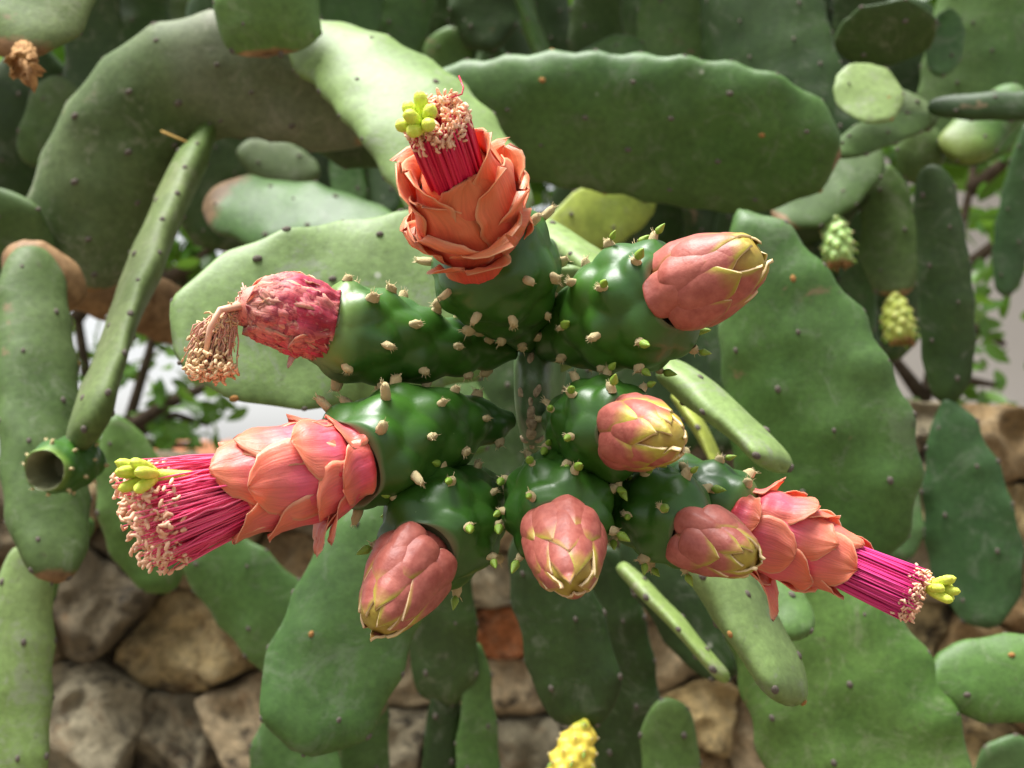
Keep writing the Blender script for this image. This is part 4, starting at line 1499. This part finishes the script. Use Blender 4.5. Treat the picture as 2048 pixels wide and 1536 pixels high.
# ---- 1 top: orange blossom, petals rolled back
e = flower('blossom', 'orange blossom with crimson stamens and lime stigma on a dark green fruit', (1048, 690, .402))
fr = Fruit((1046, 690, .402), (955, 478, .368), 124, 3, bow=(14, -4))
fr.build(e, N=28, amp=.12, wool=.0036, tubule_top=True)
T = fr.axis(.975); F_ = P(902, 322, .348)
per = Perianth(T, F_, [(0, .0096), (.15, .0116), (.38, .0124), (.62, .0114), (.85, .0098), (1, .0093)], TOCAM, seed=31)
per.core(e, 'petal_orange', -.05, .9, .9)
for k, (th, s0, L, w_, dl, cu, cs, wv) in enumerate([
        # inner, hugging
        (0.1, .15, .026, .0115, .0002, .05, .6, .01), (1.6, .15, .027, .0115, .0002, .1, .6, .01), (3.1, .15, .027, .0115, .0002, .1, .6, .01), (4.7, .15, .027, .0115, .0002, .1, .6, .01),
        # middle, tips a little free
        (.85, .05, .022, .0115, .0009, .2, .5, .03), (2.4, .05, .024, .012, .0009, .45, .5, .03), (3.9, .05, .024, .012, .0009, .5, .5, .03), (5.5, .05, .022, .0115, .0009, .25, .5, .03),
        # outer, rolled outwards
        (.25, -.1, .0185, .0115, .0018, .95, .45, .08), (1.3, -.08, .019, .0115, .0018, .8, .5, .06), (-.95, -.08, .0185, .0115, .0018, .9, .45, .06), (2.3, -.05, .021, .0105, .0018, .8, .5, .07), (3.5, -.08, .019, .011, .0018, .9, .4, .08), (4.6, -.08, .020, .011, .0018, .9, .4, .08),
        # lowest short ones over the fruit
        (-.35, -.16, .0145, .0105, .0028, .75, .35, .08), (1.85, -.14, .013, .0105, .0028, .8, .35, .08), (3.0, -.12, .012, .009, .0026, .8, .4, .08)]):
    per.petal(e, 'petal_orange', th, s0, L * 1.04, w_ * 1.2, delta=dl, curl=cu, cstart=cs, wave=wv, shape='tepal' if k > 7 else 'petal')
c0 = per.centre(per.L * .5); c1 = P(872, 240, .335)
stamens(e, c0, .0068, (c1, .0077), 520, 5, 'fil_crimson', 'anther', rad=.0004, spread=.05, anth=(.0023, .00042), ring=.25, lenj=.06)
ax = (c1 - c0).normalized()
stigma(e, P(846, 246, .330), (ax + Vector((-.35, -.5, 0))).normalized(), 7, .0058, .0016, 6, splay=.85, style_from=c0)
# a stray thread
V, F, C = [], [], []
tube(V, F, C, [P(903, 195, .333), P(924, 188, .333), P(927, 175, .334), P(918, 152, .336)], [.00022] * 4, 5, (0, 0, .2))
mesh_obj('thread', V, F, M['fil_crimson'], e, C)

# ---- 2 upper left: withered blossom
e = flower('blossom', 'withered crumpled pink blossom with dry drooping brown stamens on a dark green fruit', (1030, 705, .403))
fr = Fruit((1030, 705, .403), (648, 645, .372), 98, 7, bow=(-10, 14), prof=[(0, .2), (.15, .33), (.35, .62), (.55, .9), (.75, 1.0), (.9, .96), (.97, .86), (1, .74)])
fr.build(e, N=28, amp=.12, wool=.0034, yellow=.4, t0=.05, bowl=.03)
T = fr.axis(.985); F_ = P(468, 612, .368)
per = Perianth(T, F_, [(0, .0084), (.12, .0091), (.4, .0094), (.7, .0078), (.9, .0055), (1, .0035)], TOCAM, Vector((0, 0, .001)), seed=8)
per.core(e, 'petal_withered', -.08, .98, .92)
for k in range(11):
    per.petal(e, 'petal_withered', k * 2.4, -.08 + .02 * (k % 3), per.L * (1.0 - .03 * k), .0085, delta=.0008 * (1 - k / 11) + .0002, curl=-.1, wave=.012, crumple=.0013, shape='blunt', nu=30, nv=19)
per.petal(e, 'petal_coral', 1.95, -.03, .010, .0042, delta=.0012, curl=.9, cstart=.2)
per.petal(e, 'petal_withered', 4.4, -.05, .009, .005, delta=.0012, curl=.7, cstart=.2, wave=.05, crumple=.001)
per.petal(e, 'petal_withered', 5.2, -.05, .010, .005, delta=.0012, curl=.5, cstart=.2, wave=.05, crumple=.001)
# dry stamens: out of the mouth, then down
r2 = random.Random(44)
V, F, C, AV, AF, AC = [], [], [], [], [], []
for k in range(260):
    a = r2.uniform(0, 6.28); q = math.sqrt(r2.random())
    s = r2.uniform(.35, 1.05)
    o = Vector((math.cos(a), math.sin(a) * .7, 0)) * q
    p0 = P(490, 612, .368) + Vector((0, o.y * .004, o.x * .005))
    p1 = P(440 + o.x * 30, 620, .366) + Vector((0, o.y * .006, 0))
    p2 = P(420 + o.x * 46 + r2.gauss(0, 5), 622 + s * 125, .365) + Vector((0, o.y * .006, 0))
    pts = [curve3(p0, p1, p2, i / 8) + Vector((r2.gauss(0, .0004), r2.gauss(0, .0004), r2.gauss(0, .0004))) for i in range(9)]
    tube(V, F, C, pts, [.00022] * 8 + [.00014], 4, (0, 0, r2.random()))
    for m in range(2):
        pa = pts[r2.randint(3, 8)]
        d = Vector((r2.gauss(-.4, 1), r2.gauss(-.4, 1), r2.gauss(-.3, 1))).normalized()
        spindle(AV, AF, AC, pa, d, r2.uniform(.0012, .0024), .00032, (0, 0, r2.random()), r2.uniform(-.5, .5))
for k in range(230):      # dense crust at the end
    a = r2.uniform(0, 6.28); q = math.sqrt(r2.random())
    pa = P(422 + math.cos(a) * q * 48, 732 + math.sin(a) * q * 26, .364) + Vector((0, r2.uniform(-.005, .004), 0))
    d = Vector((r2.gauss(0, 1), r2.gauss(0, 1), r2.gauss(-.2, 1))).normalized()
    spindle(AV, AF, AC, pa, d, r2.uniform(.0012, .0026), .0005, (0, 0, r2.random()), r2.uniform(-.6, .6))
tag(mesh_obj('filaments', V, F, M['fil_dry'], e, C), kind='stuff')
tag(mesh_obj('anthers', AV, AF, M['anther_dry'], e, AC), kind='stuff')
V, F, C = [], [], []
tube(V, F, C, [P(480, 612, .364), P(440, 620, .361), P(420, 655, .360), P(412, 705, .361)], [.0011, .0009, .0008, .0008], 8, (0, 0, .8))
mesh_obj('style', V, F, M['fil_dry'], e, C)

# ---- 3 left: coral pink blossom, stamens spread
e = flower('blossom', 'coral pink blossom with long spread pink stamens and yellow-green stigma', (1018, 835, .401))
fr = Fruit((1022, 838, .401), (700, 925, .362), 113, 12, bow=(-6, -16), prof=[(0, .22), (.15, .4), (.35, .7), (.55, .93), (.75, 1.0), (.9, .98), (1, .88)])
fr.build(e, N=26, amp=.12, wool=.0036, t0=.05, tubule_top=True)
T = fr.axis(1.0); F_ = P(432, 985, .350)
per = Perianth(T, F_, [(0, .0088), (.12, .0108), (.35, .0118), (.65, .0118), (.88, .0114), (1, .0112)], TOCAM, seed=13)
per.core(e, 'petal_coral', -.05, .86, .9)
for k, (th, s0, L, w_, dl, cu, cs, wv) in enumerate([
        (.3, .2, .0275, .0115, .0002, .12, .6, .006), (1.5, .2, .0265, .0115, .0002, .05, .6, .006), (2.8, .2, .0255, .0115, .0002, .1, .6, .006), (4.1, .2, .0255, .0115, .0002, .1, .6, .006), (5.3, .2, .0265, .0115, .0002, .12, .6, .006),
        (.95, .08, .0235, .0118, .001, .15, .6, .01), (2.2, .05, .025, .0115, .001, .45, .6, .01), (3.5, .08, .023, .0115, .001, .3, .6, .01), (4.75, .08, .024, .0115, .001, .25, .6, .012), (-.25, .08, .0235, .0118, .001, .3, .6, .012),
        (.45, -.03, .0165, .0112, .0014, .5, .5, .02), (1.7, -.04, .0155, .0108, .0014, .7, .4, .03), (2.9, -.04, .016, .0105, .0014, .8, .4, .03), (-.75, -.04, .0165, .0108, .0014, .7, .4, .03), (4.35, -.04, .0175, .009, .0014, 1.1, .3, .03),
        (1.1, -.14, .0105, .0088, .0018, .35, .5, .02), (2.15, -.14, .0105, .0085, .0018, .5, .5, .03), (-.2, -.12, .0105, .0088, .0018, .4, .5, .02), (-1.15, -.08, .0175, .0075, .0018, 1.0, .25, .02), (-1.45, -.06, .020, .007, .0018, 1.05, .2, .02), (3.4, -.1, .011, .0085, .0018, .6, .4, .03)]):
    per.petal(e, 'petal_coral', th, s0, L * 1.03, w_ * 1.04, delta=dl, curl=cu, cstart=cs, wave=wv, shape='tepal' if dl > .0012 else 'petal')
c0 = per.centre(per.L * .52)
stamens(e, c0, .0072, (P(292, 1038, .3435), .0135), 470, 15, 'fil_pink', 'anther', rad=.00025, spread=.1, anth=(.0024, .0005), ring=.2, lenj=.1, wig=.00025)
stigma(e, P(308, 950, .338), (P(250, 952, .331) - P(320, 950, .340)).normalized(), 7, .0088, .0014, 16, splay=.4, style_from=c0)

# ---- 4 lower left bud
def bud(label, at, B, T, rpx, Fp, prof, seed, n=19, phase=0., bow=(0, 0), ktone=.5, leaves=.75, N=25, bulge=.0036, oprof=None, wfac=1.0, amp=.13):
    e = flower('flower_bud', label, at)
    fr = Fruit(B, T, rpx, seed, bow=bow, prof=oprof)
    fr.build(e, N=N, amp=amp, wool=.0034, leaves=leaves)
    T_ = fr.axis(.99)
    per = Perianth(T_, P(*Fp), prof, TOCAM, seed=seed + 1)
    per.core(e, 'bud_scale', -.08, .97, .92, name='bud_core')
    bud_scales(e, per, n, prof[1][1] * 1.3, seed + 2, phase, bulge, ktone, wfac)
    return e, fr, per
BP = lambda r: [(0, r * .84), (.18, r), (.42, r * 1.0), (.68, r * .87), (.86, r * .7), (.95, r * .52), (1, r * .32)]
bud('rosy closed bud hanging below the coral pink blossom', (985, 965, .402), (985, 965, .402), (845, 1105, .362), 118, (745, 1258, .345), BP(.0083), 21, phase=.5, bow=(-4, -8), ktone=.14)
# ---- 5 bottom bud
bud('rosy closed bud at the bottom centre facing outwards', (1085, 930, .402), (1085, 930, .402), (1126, 1062, .356), 108, (1142, 1168, .330), BP(.0082), 23, phase=1.2, ktone=.16, bow=(0, -6), wfac=1.02)
# ---- 6 right bud
bud('olive and red closed bud on a rounded fruit facing outwards', (1098, 840, .402), (1098, 840, .402), (1248, 862, .358), 100, (1352, 882, .335), BP(.0073), 27, phase=2.6, ktone=.55)
# ---- 7 upper right bud
bud('long orange-brown closed bud at the upper right on a plump fruit', (1088, 700, .403), (1088, 705, .403), (1348, 585, .364), 126, (1528, 506, .352), BP(.0094), 29, n=21, phase=.2, bow=(-4, -8), ktone=.28, N=28)
# ---- 8 lower right bud
bud('small brownish closed bud touching the right blossom', (1180, 965, .402), (1165, 955, .402), (1385, 1068, .362), 94, (1512, 1122, .349), BP(.0068), 33, n=18, phase=.9, ktone=.32, bow=(0, -6), N=24)
# ---- 9 right blossom, behind bud 8
e = flower('blossom', 'slender coral blossom with magenta stamens and lime stigma at the right', (1240, 985, .405))
fr = Fruit((1225, 965, .405), (1494, 1048, .386), 92, 37, bow=(0, -14))
fr.build(e, N=26, amp=.12, wool=.0034, leaves=.15, yellow=.4)
T = fr.axis(.985); F_ = P(1722, 1140, .376)
per = Perianth(T, F_, [(0, .0075), (.12, .0096), (.35, .01), (.65, .009), (.88, .0078), (1, .0068)], TOCAM, seed=38)
per.core(e, 'petal_coral', -.05, .86, .9)
for k, (th, s0, L, w_, dl, cu, cs, wv) in enumerate([
        (.3, .2, .0265, .009, .0002, .05, .6, .006), (1.5, .2, .0265, .009, .0002, .05, .6, .006), (2.8, .2, .0265, .009, .0002, .05, .6, .006), (4.1, .2, .0265, .009, .0002, .05, .6, .006), (5.3, .2, .0265, .009, .0002, .05, .6, .006),
        (.95, .08, .0225, .009, .0009, .15, .6, .01), (2.2, .08, .0225, .009, .0009, .15, .6, .01), (3.5, .08, .0225, .009, .0009, .2, .6, .01), (4.75, .08, .0225, .009, .0009, .35, .6, .01), (-.25, .08, .0225, .009, .0009, .15, .6, .01),
        (.45, -.03, .0175, .0088, .0017, .35, .5, .015), (1.7, -.04, .0165, .0085, .0017, .6, .4, .02), (2.9, -.04, .0165, .0085, .0017, .6, .4, .02), (-.85, -.04, .0195, .0085, .0017, .45, .4, .02), (4.35, -.04, .0165, .008, .0017, .7, .4, .02),
        (1.15, -.14, .012, .0072, .0024, .6, .4, .03), (-1.7, -.12, .0135, .007, .0024, .8, .3, .02), (-.1, -.12, .011, .0072, .0024, .4, .5, .02), (1.9, -.08, .0225, .0062, .0024, .95, .25, .02), (-2.4, -.12, .011, .007, .0024, .6, .4, .02)]):
    per.petal(e, 'petal_coral', th, s0, L, w_, delta=dl, curl=cu, cstart=cs, wave=wv, shape='tepal' if dl > .0012 else 'petal')
c0 = per.centre(per.L * .55)
stamens(e, c0, .0058, (P(1832, 1192, .370), .0072), 420, 39, 'fil_magenta', 'anther', rad=.00026, spread=.06, anth=(.0015, .00034), ring=.25, lenj=.05)
stigma(e, P(1858, 1176, .368), (P(1920, 1182, .363) - P(1850, 1176, .369)).normalized(), 7, .0062, .0012, 40, splay=.5, style_from=c0)
# ------------------------------------------------------------------ leafy shrubs behind the cactus
def shrub(label, root, twigs, nleaf, seed, size=(.02, .034), spread=.06):
    """twigs: list of polylines (world points); leaves are scattered along them"""
    e = empty('shrub', root)
    tag(e, label, 'shrub')
    r = random.Random(seed)
    V, F, C = [], [], []
    for tw in twigs:
        n = len(tw)
        tube(V, F, C, tw, [.009 * (1 - .75 * i / max(1, n - 1)) + .0012 for i in range(n)], 6)
    mesh_obj('twigs', V, F, M['twig'], e, C)
    V, F, C = [], [], []
    for k in range(nleaf):
        tw = r.choice(twigs)
        i = r.randint(min(1, len(tw) - 2), len(tw) - 2) if len(tw) > 2 else 0
        p = tw[i].lerp(tw[i + 1], r.random()) + Vector((r.gauss(0, spread), r.gauss(0, spread), r.gauss(0, spread)))
        d = Vector((r.gauss(0, 1), r.gauss(-.2, .7), r.gauss(-.35, .7))).normalized()
        x, y, z = frame_from(d, Vector((r.gauss(0, 1), r.gauss(0, 1), r.gauss(0, 1))))
        L = r.uniform(*size); w_ = L * r.uniform(.2, .3)
        col = r.random()
        off = len(V)
        prof = [(0, .05), (.2, .75), (.45, 1), (.7, .8), (.9, .35), (1, .02)]
        for t, q in prof:
            cpt = p + z * (L * t) - y * (L * .18 * t * t)
            for s in (-1, 0, 1):
                V.append(cpt + x * (w_ * q * s) + y * (w_ * .28 * abs(s) * q))
                C.append((t, abs(s), col))
        F += grid_faces(len(prof), 3, False, off)
    o = mesh_obj('leaves', V, F, M['leaf'], e, C)
    tag(o, kind='stuff')
    return e
def twig(pts, d):
    return [P(x, y, d + dd) for x, y, dd in pts]
d = 1.75
rt = random.Random(9)
tw = [twig([(200, 1300, .1), (240, 900, 0), (300, 700, -.05), (330, 520, 0)], d), twig([(200, 1300, .1), (180, 800, 0), (150, 600, 0), (170, 420, 0)], d), twig([(220, 880, 0), (330, 810, 0), (430, 765, 0), (560, 690, 0)], d - .1),
      twig([(230, 900, 0), (300, 850, 0), (350, 830, 0), (420, 850, 0)], d), twig([(180, 800, 0), (60, 780, 0), (-20, 760, 0)], d), twig([(200, 1000, 0), (300, 890, 0), (380, 890, 0)], d)]
tw += [twig([(330, 620, 0), (380, 540, 0), (430, 480, 0), (460, 430, 0)], d), twig([(150, 640, 0), (190, 590, 0), (250, 560, 0), (320, 560, 0)], d), twig([(330, 560, 0), (400, 520, 0), (450, 460, 0)], d - .05)]
shrub('leafy green shrub with bright sky between its leaves behind the hanging pale pad', (P(200, 0, d + .1).x, d + .1, 0), tw, 270, 71, size=(.024, .042), spread=.035)
d = 1.9
tw = [twig([(560, 560, .1), (420, 420, 0), (250, 300, 0), (120, 200, 0), (0, 60, 0)], d), twig([(560, 560, .1), (300, 400, 0), (100, 330, 0), (-60, 260, 0)], d), twig([(560, 560, 0), (480, 200, 0), (250, 0, 0), (100, -200, 0)], d)]
for k in range(16):
    x = 560 + k * 80 + rt.uniform(-30, 30)
    tw.append(twig([(x, 560, .1), (x + rt.uniform(-40, 40), 420, 0), (x + rt.uniform(-80, 80), 250, -.1), (x + rt.uniform(-90, 90), -30, 0), (x + rt.uniform(-90, 90), -300, 0)], d))
shrub('dark leafy hedge closing the gaps behind the cactus thicket', (P(1000, 0, d).x, d + .1, 0), tw, 3600, 72, size=(.05, .085), spread=.085)
d = 1.65
tw = [twig([(1800, 1200, .1), (1850, 800, 0), (1900, 560, 0), (1940, 380, 0), (1960, 250, 0)], d), twig([(1850, 800, 0), (1790, 720, 0), (1760, 660, 0)], d), twig([(1900, 560, 0), (2000, 480, 0), (2070, 420, 0)], d),
      twig([(1880, 640, 0), (1960, 660, 0), (2010, 690, 0)], d), twig([(1850, 780, 0), (1930, 760, 0), (1990, 770, 0)], d), twig([(1940, 380, 0), (2040, 300, 0), (2080, 260, 0)], d)]
shrub('leafy shrub growing in front of the pale plaster wall', (P(1800, 0, d + .1).x, d + .1, 0), tw, 190, 73, size=(.022, .04), spread=.045)
